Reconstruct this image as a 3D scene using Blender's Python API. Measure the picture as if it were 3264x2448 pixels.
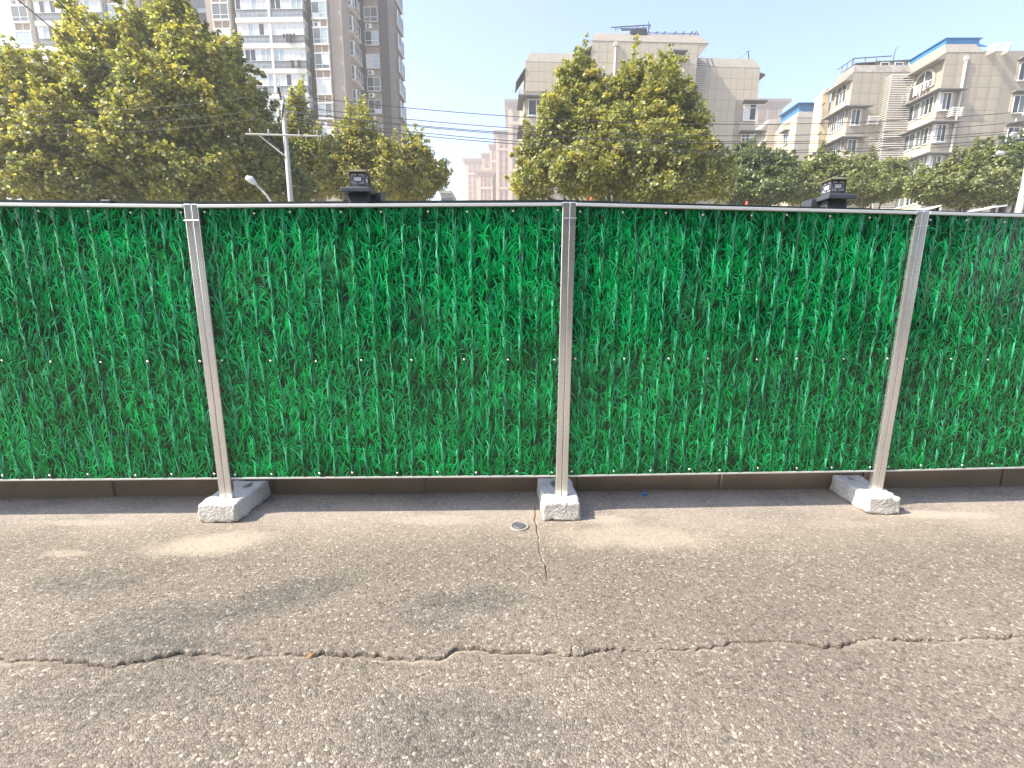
import bpy, bmesh, math, random
import numpy as np
from mathutils import Vector, Matrix

for o in list(bpy.data.objects):
    bpy.data.objects.remove(o)
SC = bpy.context.scene
COL = SC.collection
random.seed(7)
R = math.radians

# ---------------------------------------------------------------- camera
CAM_H, CAM_F, CAM_PITCH, CAM_ROLL = 1.5, 460.0, 11.0, 0.3
_p, _r = R(CAM_PITCH), R(CAM_ROLL)
FWD = Vector((0, math.cos(_p), -math.sin(_p)))
_up0 = Vector((1, 0, 0)).cross(FWD)
CR = math.cos(_r) * Vector((1, 0, 0)) + math.sin(_r) * _up0
CU = -math.sin(_r) * Vector((1, 0, 0)) + math.cos(_r) * _up0
CC = Vector((0, 0, CAM_H))
cam = bpy.data.cameras.new('camera')
cam.sensor_fit = 'HORIZONTAL'
cam.sensor_width = 36.0
cam.lens = CAM_F / 1024.0 * 36.0
cam.clip_start, cam.clip_end = 0.05, 3000.0
camo = bpy.data.objects.new('camera', cam)
COL.objects.link(camo)
m3 = Matrix((CR, CU, -FWD)).transposed()
camo.matrix_world = Matrix.Translation(CC) @ m3.to_4x4()
SC.camera = camo

# ---------------------------------------------------------------- light
HAZE = 0.0014
SUN_EL, SUN_S = 45.0, -0.215
sun_dir = Vector((-1.0, SUN_S, 0)).normalized() * math.cos(R(SUN_EL)) + Vector((0, 0, math.sin(R(SUN_EL))))
world = bpy.data.worlds.new('World')
SC.world = world
world.use_nodes = True
wn, wl = world.node_tree.nodes, world.node_tree.links
wn.clear()
wo = wn.new('ShaderNodeOutputWorld')
bg = wn.new('ShaderNodeBackground')
sky = wn.new('ShaderNodeTexSky')
sky.sky_type = 'NISHITA'
sky.sun_disc = False
sky.sun_elevation = R(SUN_EL)
sky.sun_rotation = math.atan2(sun_dir.x, sun_dir.y)
sky.altitude = 50
sky.air_density = 1.0
sky.dust_density = 1.6
sky.ozone_density = 5.0
bg.inputs['Strength'].default_value = 0.115
wl.new(sky.outputs[0], bg.inputs['Color'])
wl.new(bg.outputs[0], wo.inputs['Surface'])

sl = bpy.data.lights.new('sun', 'SUN')
sl.energy = 3.9
sl.angle = R(0.9)
sl.color = (1.0, 0.92, 0.79)
slo = bpy.data.objects.new('sun', sl)
COL.objects.link(slo)
slo.location = (-30, 0, 40)
slo.rotation_euler = sun_dir.to_track_quat('Z', 'Y').to_euler()

SC.view_settings.view_transform = 'Standard'
SC.view_settings.look = 'None'
SC.view_settings.gamma = 1.0
SC.view_settings.use_curve_mapping = False
SC.view_settings.exposure = 1.7
SC.render.engine = 'CYCLES'
SC.cycles.use_denoising = True
SC.cycles.max_bounces = 8
SC.cycles.volume_bounces = 1
SC.cycles.transparent_max_bounces = 4
SC.cycles.caustics_reflective = False
SC.cycles.caustics_refractive = False

# ---------------------------------------------------------------- geometry of the view (used to find where things stand)
S = 3.1875          # photograph pixels per render pixel
def ray(px, py):
    return FWD * CAM_F + CR * (px - 512) - CU * (py - 384)
def on_y(px, py, Y):
    d = ray(px, py); return CC + d * (Y / d.y)
def on_z(px, py, z=0.0):
    d = ray(px, py); return CC + d * ((z - CC.z) / d.z)
def P(x, y):        # photograph pixel -> render pixel
    return x / S, y / S
def Z2(X, Y): return (640 + X / 2.514) / S, (Y / 2.514) / S
def Z1(X, Y): return (X / 2.514) / S, (Y / 2.514) / S
def Z3(X, Y): return (1400 + X / 2.514) / S, (Y / 2.514) / S
def Z4(X, Y): return (1600 + X / 2.572) / S, (50 + Y / 2.572) / S
def Z5(X, Y): return (2400 + X / 2.552) / S, (50 + Y / 2.552) / S
def Z6(X, Y): return (2340 + X / 5.924) / S, (280 + Y / 5.924) / S
def Z7(X, Y): return (640 + X / 5.03) / S, (Y / 5.03) / S

# ---------------------------------------------------------------- materials
def nodes_of(name):
    m = bpy.data.materials.new(name)
    m.use_nodes = True
    nt = m.node_tree
    b = nt.nodes['Principled BSDF']
    return m, nt, nt.nodes, nt.links, b

def mat(name, col, rough=0.7, metal=0.0, var=0.12, scale=1.5, bump=0.0, bscale=40.0, spec=0.5, fine=0.0, streak=0.0):
    """plain procedural material: base colour broken up by two noises, optional bump, optional vertical streaks"""
    m, nt, N, L, b = nodes_of(name)
    tc = N.new('ShaderNodeTexCoord')
    n1 = N.new('ShaderNodeTexNoise'); n1.inputs['Scale'].default_value = scale; n1.inputs['Detail'].default_value = 5
    n1.inputs['Roughness'].default_value = 0.65
    L.new(tc.outputs['Object'], n1.inputs['Vector'])
    mr = N.new('ShaderNodeMapRange')
    mr.inputs['From Min'].default_value = 0.3; mr.inputs['From Max'].default_value = 0.7
    mr.inputs['To Min'].default_value = 1 - var; mr.inputs['To Max'].default_value = 1 + var
    L.new(n1.outputs['Fac'], mr.inputs['Value'])
    val = mr.outputs['Result']
    def mult(a, bb):
        k = N.new('ShaderNodeMath'); k.operation = 'MULTIPLY'; L.new(a, k.inputs[0]); L.new(bb, k.inputs[1]); return k.outputs[0]
    if fine:
        n2 = N.new('ShaderNodeTexNoise'); n2.inputs['Scale'].default_value = bscale; n2.inputs['Detail'].default_value = 3
        L.new(tc.outputs['Object'], n2.inputs['Vector'])
        m2 = N.new('ShaderNodeMapRange'); m2.inputs['From Min'].default_value = 0.3; m2.inputs['From Max'].default_value = 0.7
        m2.inputs['To Min'].default_value = 1 - fine; m2.inputs['To Max'].default_value = 1 + fine
        L.new(n2.outputs['Fac'], m2.inputs['Value'])
        val = mult(val, m2.outputs['Result'])
    if streak:
        mp = N.new('ShaderNodeMapping'); mp.inputs['Scale'].default_value = (1.6, 1.6, 0.12)
        L.new(tc.outputs['Object'], mp.inputs['Vector'])
        n3 = N.new('ShaderNodeTexNoise'); n3.inputs['Scale'].default_value = 1.6; n3.inputs['Detail'].default_value = 6
        L.new(mp.outputs[0], n3.inputs['Vector'])
        m4 = N.new('ShaderNodeMapRange'); m4.inputs['From Min'].default_value = 0.42; m4.inputs['From Max'].default_value = 0.75
        m4.inputs['To Min'].default_value = 1.0; m4.inputs['To Max'].default_value = 1 - streak
        L.new(n3.outputs['Fac'], m4.inputs['Value'])
        val = mult(val, m4.outputs['Result'])
    vm = N.new('ShaderNodeVectorMath'); vm.operation = 'SCALE'
    vm.inputs[0].default_value = col[:3]
    L.new(val, vm.inputs['Scale'])
    L.new(vm.outputs[0], b.inputs['Base Color'])
    b.inputs['Roughness'].default_value = rough
    b.inputs['Metallic'].default_value = metal
    b.inputs['Specular IOR Level'].default_value = spec
    if bump:
        nb = N.new('ShaderNodeTexNoise'); nb.inputs['Scale'].default_value = bscale; nb.inputs['Detail'].default_value = 5
        L.new(tc.outputs['Object'], nb.inputs['Vector'])
        bp = N.new('ShaderNodeBump'); bp.inputs['Strength'].default_value = bump; bp.inputs['Distance'].default_value = 0.01
        L.new(nb.outputs['Fac'], bp.inputs['Height']); L.new(bp.outputs[0], b.inputs['Normal'])
    return m

def leaf_mat(name, trans=0.4):
    m, nt, N, L, b = nodes_of(name)
    at = N.new('ShaderNodeAttribute'); at.attribute_name = 'col'
    b.inputs['Roughness'].default_value = 0.42
    b.inputs['Specular IOR Level'].default_value = 0.5
    L.new(at.outputs['Color'], b.inputs['Base Color'])
    tr = N.new('ShaderNodeBsdfTranslucent')
    vm = N.new('ShaderNodeVectorMath'); vm.operation = 'MULTIPLY'; vm.inputs[1].default_value = (1.25, 1.2, 0.6)
    L.new(at.outputs['Color'], vm.inputs[0]); L.new(vm.outputs[0], tr.inputs['Color'])
    mx = N.new('ShaderNodeMixShader'); mx.inputs[0].default_value = trans
    L.new(b.outputs[0], mx.inputs[1]); L.new(tr.outputs[0], mx.inputs[2])
    L.new(mx.outputs[0], N['Material Output'].inputs['Surface'])
    return m

M = {}
M['alu'] = mat('galvanised_steel', (0.88, 0.875, 0.86), 0.22, 0.88, 0.07, 3.0)
M['alu_rail'] = mat('galvanised_rail', (0.74, 0.75, 0.74), 0.5, 0.45, 0.06, 4.0)
M['screw'] = mat('zinc_screw', (0.8, 0.8, 0.78), 0.25, 0.9, 0.05)
M['concrete'] = mat('cast_concrete', (0.52, 0.50, 0.46), 0.95, 0, 0.10, 9, 0.9, 70, fine=0.16)
M['kerb'] = mat('kerb_granite', (0.30, 0.235, 0.185), 0.85, 0, 0.12, 3, 0.2, 120, fine=0.12)
M['pave'] = mat('pavement_concrete', (0.3, 0.28, 0.25), 0.9, 0, 0.15, 2)
M['slate'] = mat('slate_paint', (0.075, 0.083, 0.098), 0.45, 0.2, 0.1, 8)
M['darkrail'] = mat('dark_green_rail', (0.05, 0.07, 0.068), 0.4, 0.4, 0.1, 8)
M['brass'] = mat('lamp_roof_paint', (0.22, 0.2, 0.12), 0.4, 0.3, 0.1, 20)
M['opal'] = mat('opal_pane', (0.86, 0.84, 0.86), 0.35, 0, 0.03)
M['red'] = mat('red_plastic', (0.75, 0.07, 0.03), 0.4, 0, 0.05)
M['blue_plastic'] = mat('blue_plastic', (0.01, 0.25, 0.6), 0.4, 0, 0.05)
M['iron'] = mat('cast_iron', (0.16, 0.165, 0.17), 0.55, 0.5, 0.25, 60, 0.6, 120)
M['dryleaf'] = mat('dry_leaf', (0.42, 0.2, 0.06), 0.8, 0, 0.2, 60)
M['wall'] = mat('cream_wall', (0.46, 0.40, 0.31), 0.9, 0, 0.06, 0.7, streak=0.14, fine=0.03)
M['panel'] = mat('cream_wall_panel', (0.455, 0.393, 0.302), 0.85, 0, 0.05, 0.5, streak=0.10, fine=0.03)
M['panel_dirty'] = mat('weathered_wall_panel', (0.375, 0.325, 0.25), 0.9, 0, 0.08, 0.5, streak=0.3, fine=0.04)
M['joint'] = mat('wall_joint', (0.30, 0.26, 0.205), 0.95, 0, 0.1, 1.0)
M['ylw'] = mat('yellow_wall', (0.62, 0.52, 0.33), 0.9, 0, 0.05, 0.8, streak=0.08)
M['mansard'] = mat('mansard_render', (0.27, 0.243, 0.205), 0.9, 0, 0.08, 0.8, streak=0.15)
M['mansard_dirty'] = mat('stained_mansard', (0.25, 0.225, 0.195), 0.95, 0, 0.2, 0.9, streak=0.45)
M['canopy'] = mat('window_canopy', (0.11, 0.105, 0.10), 0.8, 0, 0.12, 2)
M['canopy_top'] = mat('canopy_edge', (0.34, 0.325, 0.295), 0.85, 0, 0.1, 2)
M['frame'] = mat('white_window_frame', (0.72, 0.71, 0.69), 0.5, 0, 0.04, 3)
M['glass_d'] = mat('dark_glass', (0.04, 0.044, 0.044), 0.12, 0, 0.3, 1.2, spec=0.45)
M['glass_g'] = mat('grey_glass', (0.13, 0.145, 0.14), 0.14, 0, 0.2, 1.0, spec=0.45)
M['glass_b'] = mat('bluish_glass', (0.34, 0.40, 0.40), 0.15, 0, 0.12, 1.0, spec=0.7)
M['curtain'] = mat('pale_curtain', (0.58, 0.57, 0.55), 0.4, 0, 0.08, 2.0)
M['louvre'] = mat('louvre_slats', (0.52, 0.50, 0.46), 0.6, 0, 0.06, 3)
M['pipe'] = mat('drain_pipe', (0.52, 0.48, 0.41), 0.6, 0, 0.08, 2)
M['bluesheet'] = mat('blue_sheet', (0.02, 0.17, 0.38), 0.5, 0, 0.10, 1.5)
M['steel'] = mat('roof_steel', (0.06, 0.06, 0.065), 0.5, 0.5, 0.1, 4)
M['cloth'] = mat('pink_laundry', (0.55, 0.42, 0.42), 0.9, 0, 0.2, 2)
M['darkcloth'] = mat('dark_laundry', (0.05, 0.055, 0.05), 0.9, 0, 0.2, 2)
M['tower_beige'] = mat('tower_beige_tile', (0.31, 0.255, 0.21), 0.85, 0, 0.07, 0.4, streak=0.10)
M['tower_grey'] = mat('tower_grey_tile', (0.19, 0.165, 0.148), 0.85, 0, 0.07, 0.4, streak=0.12)
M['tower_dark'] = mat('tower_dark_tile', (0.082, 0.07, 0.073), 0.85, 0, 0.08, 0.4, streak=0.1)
M['tower_white'] = mat('tower_white_render', (0.70, 0.655, 0.58), 0.85, 0, 0.05, 0.5, streak=0.10)
M['niche'] = mat('niche_slats', (0.30, 0.22, 0.165), 0.85, 0, 0.15, 3)
M['rail'] = mat('balcony_rail', (0.20, 0.215, 0.22), 0.5, 0.2, 0.1, 2)
M['railglass'] = mat('balcony_infill', (0.33, 0.35, 0.35), 0.3, 0, 0.2, 1.2)
M['acwhite'] = mat('ac_casing', (0.7, 0.68, 0.64), 0.5, 0, 0.06, 3)
M['acdark'] = mat('ac_grille', (0.1, 0.1, 0.1), 0.6, 0, 0.1, 3)
M['far'] = mat('far_tower_tile', (0.42, 0.27, 0.185), 0.9, 0, 0.05, 0.1)
M['fartrim'] = mat('far_tower_trim', (0.52, 0.38, 0.285), 0.9, 0, 0.04, 0.1)
M['farcap'] = mat('far_tower_roof', (0.24, 0.19, 0.17), 0.9, 0, 0.05, 0.1)
M['farwin'] = mat('far_window', (0.22, 0.17, 0.14), 0.4, 0, 0.1, 0.3)
M['poleconc'] = mat('pole_concrete', (0.46, 0.44, 0.40), 0.9, 0, 0.08, 1.5, 0.1, 30, streak=0.1)
M['wire'] = mat('wire_rubber', (0.05, 0.05, 0.055), 0.6, 0, 0.1, 2)
M['bark'] = mat('tree_bark', (0.16, 0.13, 0.10), 0.9, 0, 0.3, 4, 0.5, 20)
M['ins'] = mat('porcelain', (0.58, 0.57, 0.55), 0.3, 0, 0.04)
M['whiteroof'] = mat('white_sheet_roof', (0.75, 0.75, 0.74), 0.5, 0, 0.05, 2)
M['leaf'] = leaf_mat('plane_leaf', 0.52)
M['leafg'] = leaf_mat('evergreen_leaf', 0.42)

# ---------------------------------------------------------------- object helpers
def link(name, me, parent=None, loc=None, rz=None):
    o = bpy.data.objects.new(name, me)
    COL.objects.link(o)
    if parent is not None: o.parent = parent
    if loc is not None: o.location = loc
    if rz is not None: o.rotation_euler = (0, 0, rz)
    return o
def tag(o, label, cat, group=None):
    o['label'] = label; o['category'] = cat
    if group: o['group'] = group
    return o
def thing(name, label, cat, loc=(0, 0, 0), rz=0.0, group=None):
    o = bpy.data.objects.new(name, None)
    o.empty_display_size = 0.2
    COL.objects.link(o)
    o.location = loc; o.rotation_euler = (0, 0, rz)
    return tag(o, label, cat, group)
def stuff(o): o['kind'] = 'stuff'; return o
def structure(o): o['kind'] = 'structure'; return o

class MB:
    """collects boxes, prisms and tubes into one mesh; xf maps (along, out, up) of a face to root space"""
    def __init__(s, xf=None): s.v = []; s.f = []; s.xf = xf; s.smooth = False
    def pt(s, p):
        if s.xf: p = s.xf(p)
        s.v.append(tuple(p)); return len(s.v) - 1
    def box(s, x0, x1, y0, y1, z0, z1):
        i = [s.pt((x, y, z)) for z in (z0, z1) for y in (y0, y1) for x in (x0, x1)]
        a, b, c, d, e, f, g, h = i
        s.f += [(a, c, d, b), (e, f, h, g), (a, b, f, e), (c, g, h, d), (a, e, g, c), (b, d, h, f)]
        return s
    def hexa(s, lo, hi):     # two quads of 4 points each, same winding
        i = [s.pt(p) for p in lo] + [s.pt(p) for p in hi]
        a, b, c, d, e, f, g, h = i
        s.f += [(d, c, b, a), (e, f, g, h), (a, b, f, e), (b, c, g, f), (c, d, h, g), (d, a, e, h)]
        return s
    def prism(s, poly, y0, y1):   # polygon in (x, z), extruded along y
        n = len(poly)
        a = [s.pt((x, y0, z)) for x, z in poly]; b = [s.pt((x, y1, z)) for x, z in poly]
        s.f += [tuple(a), tuple(reversed(b))]
        for k in range(n): s.f.append((a[k], b[k], b[(k + 1) % n], a[(k + 1) % n]))
        return s
    def tube(s, pts, rad, n=8, cap=True):
        pts = [Vector(p) for p in pts]
        rings = []
        for k, p in enumerate(pts):
            d = (pts[min(k + 1, len(pts) - 1)] - pts[max(k - 1, 0)]).normalized()
            a = d.cross(Vector((0, 0, 1)) if abs(d.z) < 0.9 else Vector((1, 0, 0))).normalized(); b = d.cross(a)
            r = rad[k] if isinstance(rad, (list, tuple)) else rad
            rings.append([s.pt(p + a * (r * math.cos(2 * math.pi * j / n)) + b * (r * math.sin(2 * math.pi * j / n))) for j in range(n)])
        for k in range(len(rings) - 1):
            for j in range(n):
                s.f.append((rings[k][j], rings[k][(j + 1) % n], rings[k + 1][(j + 1) % n], rings[k + 1][j]))
        if cap:
            s.f.append(tuple(reversed(rings[0]))); s.f.append(tuple(rings[-1]))
        return s
    def mesh(s, name, m):
        me = bpy.data.meshes.new(name)
        me.from_pydata(s.v, [], s.f)
        bm = bmesh.new(); bm.from_mesh(me)
        bmesh.ops.recalc_face_normals(bm, faces=bm.faces)
        bm.to_mesh(me); bm.free()
        if s.smooth:
            me.polygons.foreach_set('use_smooth', [True] * len(me.polygons))
        me.materials.append(m)
        return me
    def build(s, name, m, parent=None, loc=None, rz=None):
        return link(name, s.mesh(name, m), parent, loc, rz)

def bevel(o, w=0.004, seg=2):
    b = o.modifiers.new('bevel', 'BEVEL'); b.width = w; b.segments = seg; b.limit_method = 'ANGLE'
    return o

def np_mesh(name, verts, quads, m, col=None, smooth=False):
    me = bpy.data.meshes.new(name)
    nv, nq = len(verts), len(quads)
    me.vertices.add(nv); me.vertices.foreach_set('co', np.ascontiguousarray(verts, dtype=np.float32).ravel())
    k = quads.shape[1]
    me.loops.add(nq * k); me.loops.foreach_set('vertex_index', np.ascontiguousarray(quads, dtype=np.int32).ravel())
    me.polygons.add(nq)
    me.polygons.foreach_set('loop_start', np.arange(0, nq * k, k, dtype=np.int32))
    me.polygons.foreach_set('loop_total', np.full(nq, k, dtype=np.int32))
    me.update(calc_edges=True)
    if col is not None:
        a = me.attributes.new('col', 'FLOAT_COLOR', 'POINT')
        c = np.ones((nv, 4), dtype=np.float32); c[:, :3] = col
        a.data.foreach_set('color', c.ravel())
    if smooth: me.polygons.foreach_set('use_smooth', np.ones(nq, dtype=bool))
    me.materials.append(m)
    return me

# ================================================================ GROUND
def road_material():
    m, nt, N, L, b = nodes_of('worn_asphalt')
    tc = N.new('ShaderNodeTexCoord')
    P0 = tc.outputs['Object']
    def math_(op, a, c=None):
        k = N.new('ShaderNodeMath'); k.operation = op
        for i, v in enumerate((a, c)):
            if v is None: continue
            if isinstance(v, (int, float)): k.inputs[i].default_value = v
            else: L.new(v, k.inputs[i])
        return k.outputs[0]
    def rng(v, a, b_, c, d):
        k = N.new('ShaderNodeMapRange'); k.interpolation_type = 'SMOOTHSTEP'
        for nme, x in zip(('From Min', 'From Max', 'To Min', 'To Max'), (a, b_, c, d)): k.inputs[nme].default_value = x
        L.new(v, k.inputs['Value']); return k.outputs['Result']
    def noise(sc, det=4, ro=0.6):
        k = N.new('ShaderNodeTexNoise'); k.inputs['Scale'].default_value = sc; k.inputs['Detail'].default_value = det
        k.inputs['Roughness'].default_value = ro; L.new(P0, k.inputs['Vector']); return k
    # distort so that chips are not round
    nd = noise(60, 2)
    vd = N.new('ShaderNodeVectorMath'); vd.operation = 'MULTIPLY_ADD'
    L.new(nd.outputs['Color'], vd.inputs[0]); vd.inputs[1].default_value = (0.012,) * 3; L.new(P0, vd.inputs[2])
    def vor(sc, feat='F1'):
        k = N.new('ShaderNodeTexVoronoi'); k.feature = feat; k.inputs['Scale'].default_value = sc
        L.new(vd.outputs[0], k.inputs['Vector']); return k
    v1, v2, v3 = vor(90), vor(160), vor(90, 'DISTANCE_TO_EDGE')
    sep = N.new('ShaderNodeSeparateColor'); L.new(v1.outputs['Color'], sep.inputs[0])
    sep2 = N.new('ShaderNodeSeparateColor'); L.new(v2.outputs['Color'], sep2.inputs[0])
    ramp = N.new('ShaderNodeValToRGB'); L.new(sep.outputs[0], ramp.inputs[0])
    e = ramp.color_ramp.elements
    e[0].position = 0.0; e[0].color = (0.135, 0.1152, 0.0920, 1)
    e[1].position = 1.0; e[1].color = (0.58, 0.4925, 0.4100, 1)
    for pos, c in ((0.3, (0.225, 0.1901, 0.1530, 1)), (0.62, (0.275, 0.2315, 0.1870, 1)), (0.85, (0.36, 0.3014, 0.2450, 1))):
        x = e.new(pos); x.color = c
    ramp2 = N.new('ShaderNodeValToRGB'); L.new(sep2.outputs[1], ramp2.inputs[0])
    e = ramp2.color_ramp.elements
    e[0].color = (0.175, 0.1497, 0.1210, 1); e[1].color = (0.365, 0.3093, 0.2520, 1)
    mixc = N.new('ShaderNodeMix'); mixc.data_type = 'RGBA'
    sel = rng(sep.outputs[1], 0.42, 0.5, 0, 1)
    L.new(sel, mixc.inputs[0]); L.new(ramp2.outputs[0], mixc.inputs[6]); L.new(ramp.outputs[0], mixc.inputs[7])
    # binder between the chips
    gap = rng(v3.outputs['Distance'], 0.0, 0.11, 0.55, 1.03)
    sc1 = N.new('ShaderNodeVectorMath'); sc1.operation = 'SCALE'; L.new(mixc.outputs[2], sc1.inputs[0]); L.new(gap, sc1.inputs['Scale'])
    # broad wear
    nb = noise(0.9, 6, 0.6); wear = rng(nb.outputs['Fac'], 0.3, 0.7, 0.72, 0.91)
    sc2 = N.new('ShaderNodeVectorMath'); sc2.operation = 'SCALE'; L.new(sc1.outputs[0], sc2.inputs[0]); L.new(wear, sc2.inputs['Scale'])
    cur = sc2.outputs[0]
    nw = noise(5, 5, 0.6)
    wob = math_('MULTIPLY_ADD', nw.outputs['Fac'], 1.1); wob.node.inputs[2].default_value = -0.55
    nfine = noise(38, 4, 0.7)
    def blob(cx, cy, rx, ry, ang=0.0):
        mp = N.new('ShaderNodeMapping'); mp.vector_type = 'TEXTURE'
        mp.inputs['Location'].default_value = (cx, cy, 0); mp.inputs['Scale'].default_value = (rx, ry, 1); mp.inputs['Rotation'].default_value = (0, 0, ang)
        L.new(P0, mp.inputs['Vector'])
        ln = N.new('ShaderNodeVectorMath'); ln.operation = 'LENGTH'; L.new(mp.outputs[0], ln.inputs[0])
        return rng(math_('ADD', ln.outputs['Value'], wob), 0.35, 1.25, 1.0, 0.0)
    def total(lst):
        t = None
        for q, k in lst:
            x = math_('MULTIPLY', blob(*q), k)
            t = x if t is None else math_('MAXIMUM', t, x)
        return t
    def mixin(cur, fac, colr):
        k = N.new('ShaderNodeMix'); k.data_type = 'RGBA'; L.new(fac, k.inputs[0]); L.new(cur, k.inputs[6])
        if isinstance(colr, tuple): k.inputs[7].default_value = colr
        else: L.new(colr, k.inputs[7])
        return k.outputs[2]
    # oil / water stains
    st = total([((-2.25, 2.17, 0.30, 0.13), .75), ((-1.17, 2.06, 0.46, 0.15, 0.5), .9), ((-1.65, 1.87, 0.42, 0.16, 0.3), .75),
                ((-1.62, 1.73, 0.40, 0.10), .95), ((-0.2, 2.05, 0.32, 0.12, 0.1), .95), ((-0.2, 1.36, 0.46, 0.18), .6), ((-1.5, 1.5, 0.5, 0.12, 0.2), .38),
                ((-0.35, 1.93, 0.3, 0.12), .4)])
    st = math_('MULTIPLY', st, rng(noise(16, 6, 0.75).outputs['Fac'], 0.30, 0.62, 0.25, 1.0))
    dk = N.new('ShaderNodeVectorMath'); dk.operation = 'MULTIPLY'; L.new(cur, dk.inputs[0]); dk.inputs[1].default_value = (0.56, 0.61, 0.66)
    cur = mixin(cur, st, dk.outputs[0])
    # pale dust along the kerb and around the footings
    sx = N.new('ShaderNodeSeparateXYZ'); L.new(P0, sx.inputs[0])
    along = rng(math_('MULTIPLY_ADD', nw.outputs['Fac'], 0.5).node.outputs[0], -5, 5, 0, 1)
    edge = rng(sx.outputs['Y'], 2.35, 2.95, 0.0, 0.55)
    edge = math_('MULTIPLY', edge, rng(noise(2.2, 5).outputs['Fac'], 0.3, 0.62, 0.35, 1.0))
    ds = total([((-1.83, 2.58, 0.42, 0.16, 0.2), .85), ((-0.48, 2.88, 0.5, 0.10), .7), ((0.8, 2.68, 0.65, 0.2), .75), ((3.0, 3.0, 0.6, 0.09), .9),
                ((-2.8, 2.82, 0.5, 0.06), .7), ((-2.6, 2.45, 0.18, 0.04), .6), ((0.6, 2.9, 0.35, 0.08), .8), ((2.2, 2.85, 0.5, 0.1), .5)])
    dust = math_('MAXIMUM', ds, edge)
    dust = math_('MULTIPLY', dust, rng(nfine.outputs['Fac'], 0.25, 0.6, 0.45, 1.0))
    cur = mixin(cur, dust, (0.42, 0.355, 0.285, 1))
    # fines in the crack
    at = N.new('ShaderNodeAttribute'); at.attribute_name = 'sand'
    cur = mixin(cur, math_('MULTIPLY', at.outputs['Fac'], rng(nfine.outputs['Fac'], 0.2, 0.55, 0.5, 1.0)), (0.36, 0.30, 0.235, 1))
    # dirt line at the foot of the kerb
    L.new(cur, b.inputs['Base Color'])
    b.inputs['Roughness'].default_value = 0.88
    b.inputs['Specular IOR Level'].default_value = 0.35
    h = rng(v3.outputs['Distance'], 0.0, 0.22, 0.0, 1.0)
    hh = math_('ADD', math_('MULTIPLY', h, math_('MULTIPLY_ADD', sep.outputs[2], 0.7)), math_('MULTIPLY', v2.outputs['Distance'], -0.5))
    hh = math_('MULTIPLY', hh, math_('SUBTRACT', 1.0, math_('MULTIPLY', dust, 0.55)))
    bp = N.new('ShaderNodeBump'); bp.inputs['Strength'].default_value = 0.58; bp.inputs['Distance'].default_value = 0.0055
    L.new(hh, bp.inputs['Height']); L.new(bp.outputs[0], b.inputs['Normal'])
    return m

CRACK = [(-6, 1.62), (-3.2, 1.64), (-2.122, 1.656), (-1.903, 1.657), (-1.624, 1.636), (-1.52, 1.656), (-1.414, 1.703), (-1.246, 1.697), (-1.106, 1.668), (-0.899, 1.699), (-0.758, 1.707), (-0.611, 1.695), (-0.486, 1.689), (-0.292, 1.684), (-0.246, 1.724), (-0.174, 1.74), (0.043, 1.72), (0.235, 1.707), (0.368, 1.736), (0.581, 1.723), (0.802, 1.739), (0.994, 1.777), (1.153, 1.786), (1.472, 1.766), (1.56, 1.796), (1.723, 1.805), (1.942, 1.799), (2.318, 1.825), (3.5, 1.86), (6, 1.9)]
VCRACK = [(0.17, 3.2), (0.173, 3.112), (0.168, 2.749), (0.182, 2.652), (0.171, 2.549), (0.192, 2.316), (0.226, 2.08), (0.221, 1.898), (0.264, 1.772), (0.27, 1.70)]
def vnoise(x, seed, f):
    rs = np.random.RandomState(seed); t = rs.rand(4096)
    q = x * f; i = np.floor(q).astype(int); fr = q - i; fr = fr * fr * (3 - 2 * fr)
    return t[i % 4096] * (1 - fr) + t[(i + 1) % 4096] * fr - 0.5
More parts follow.
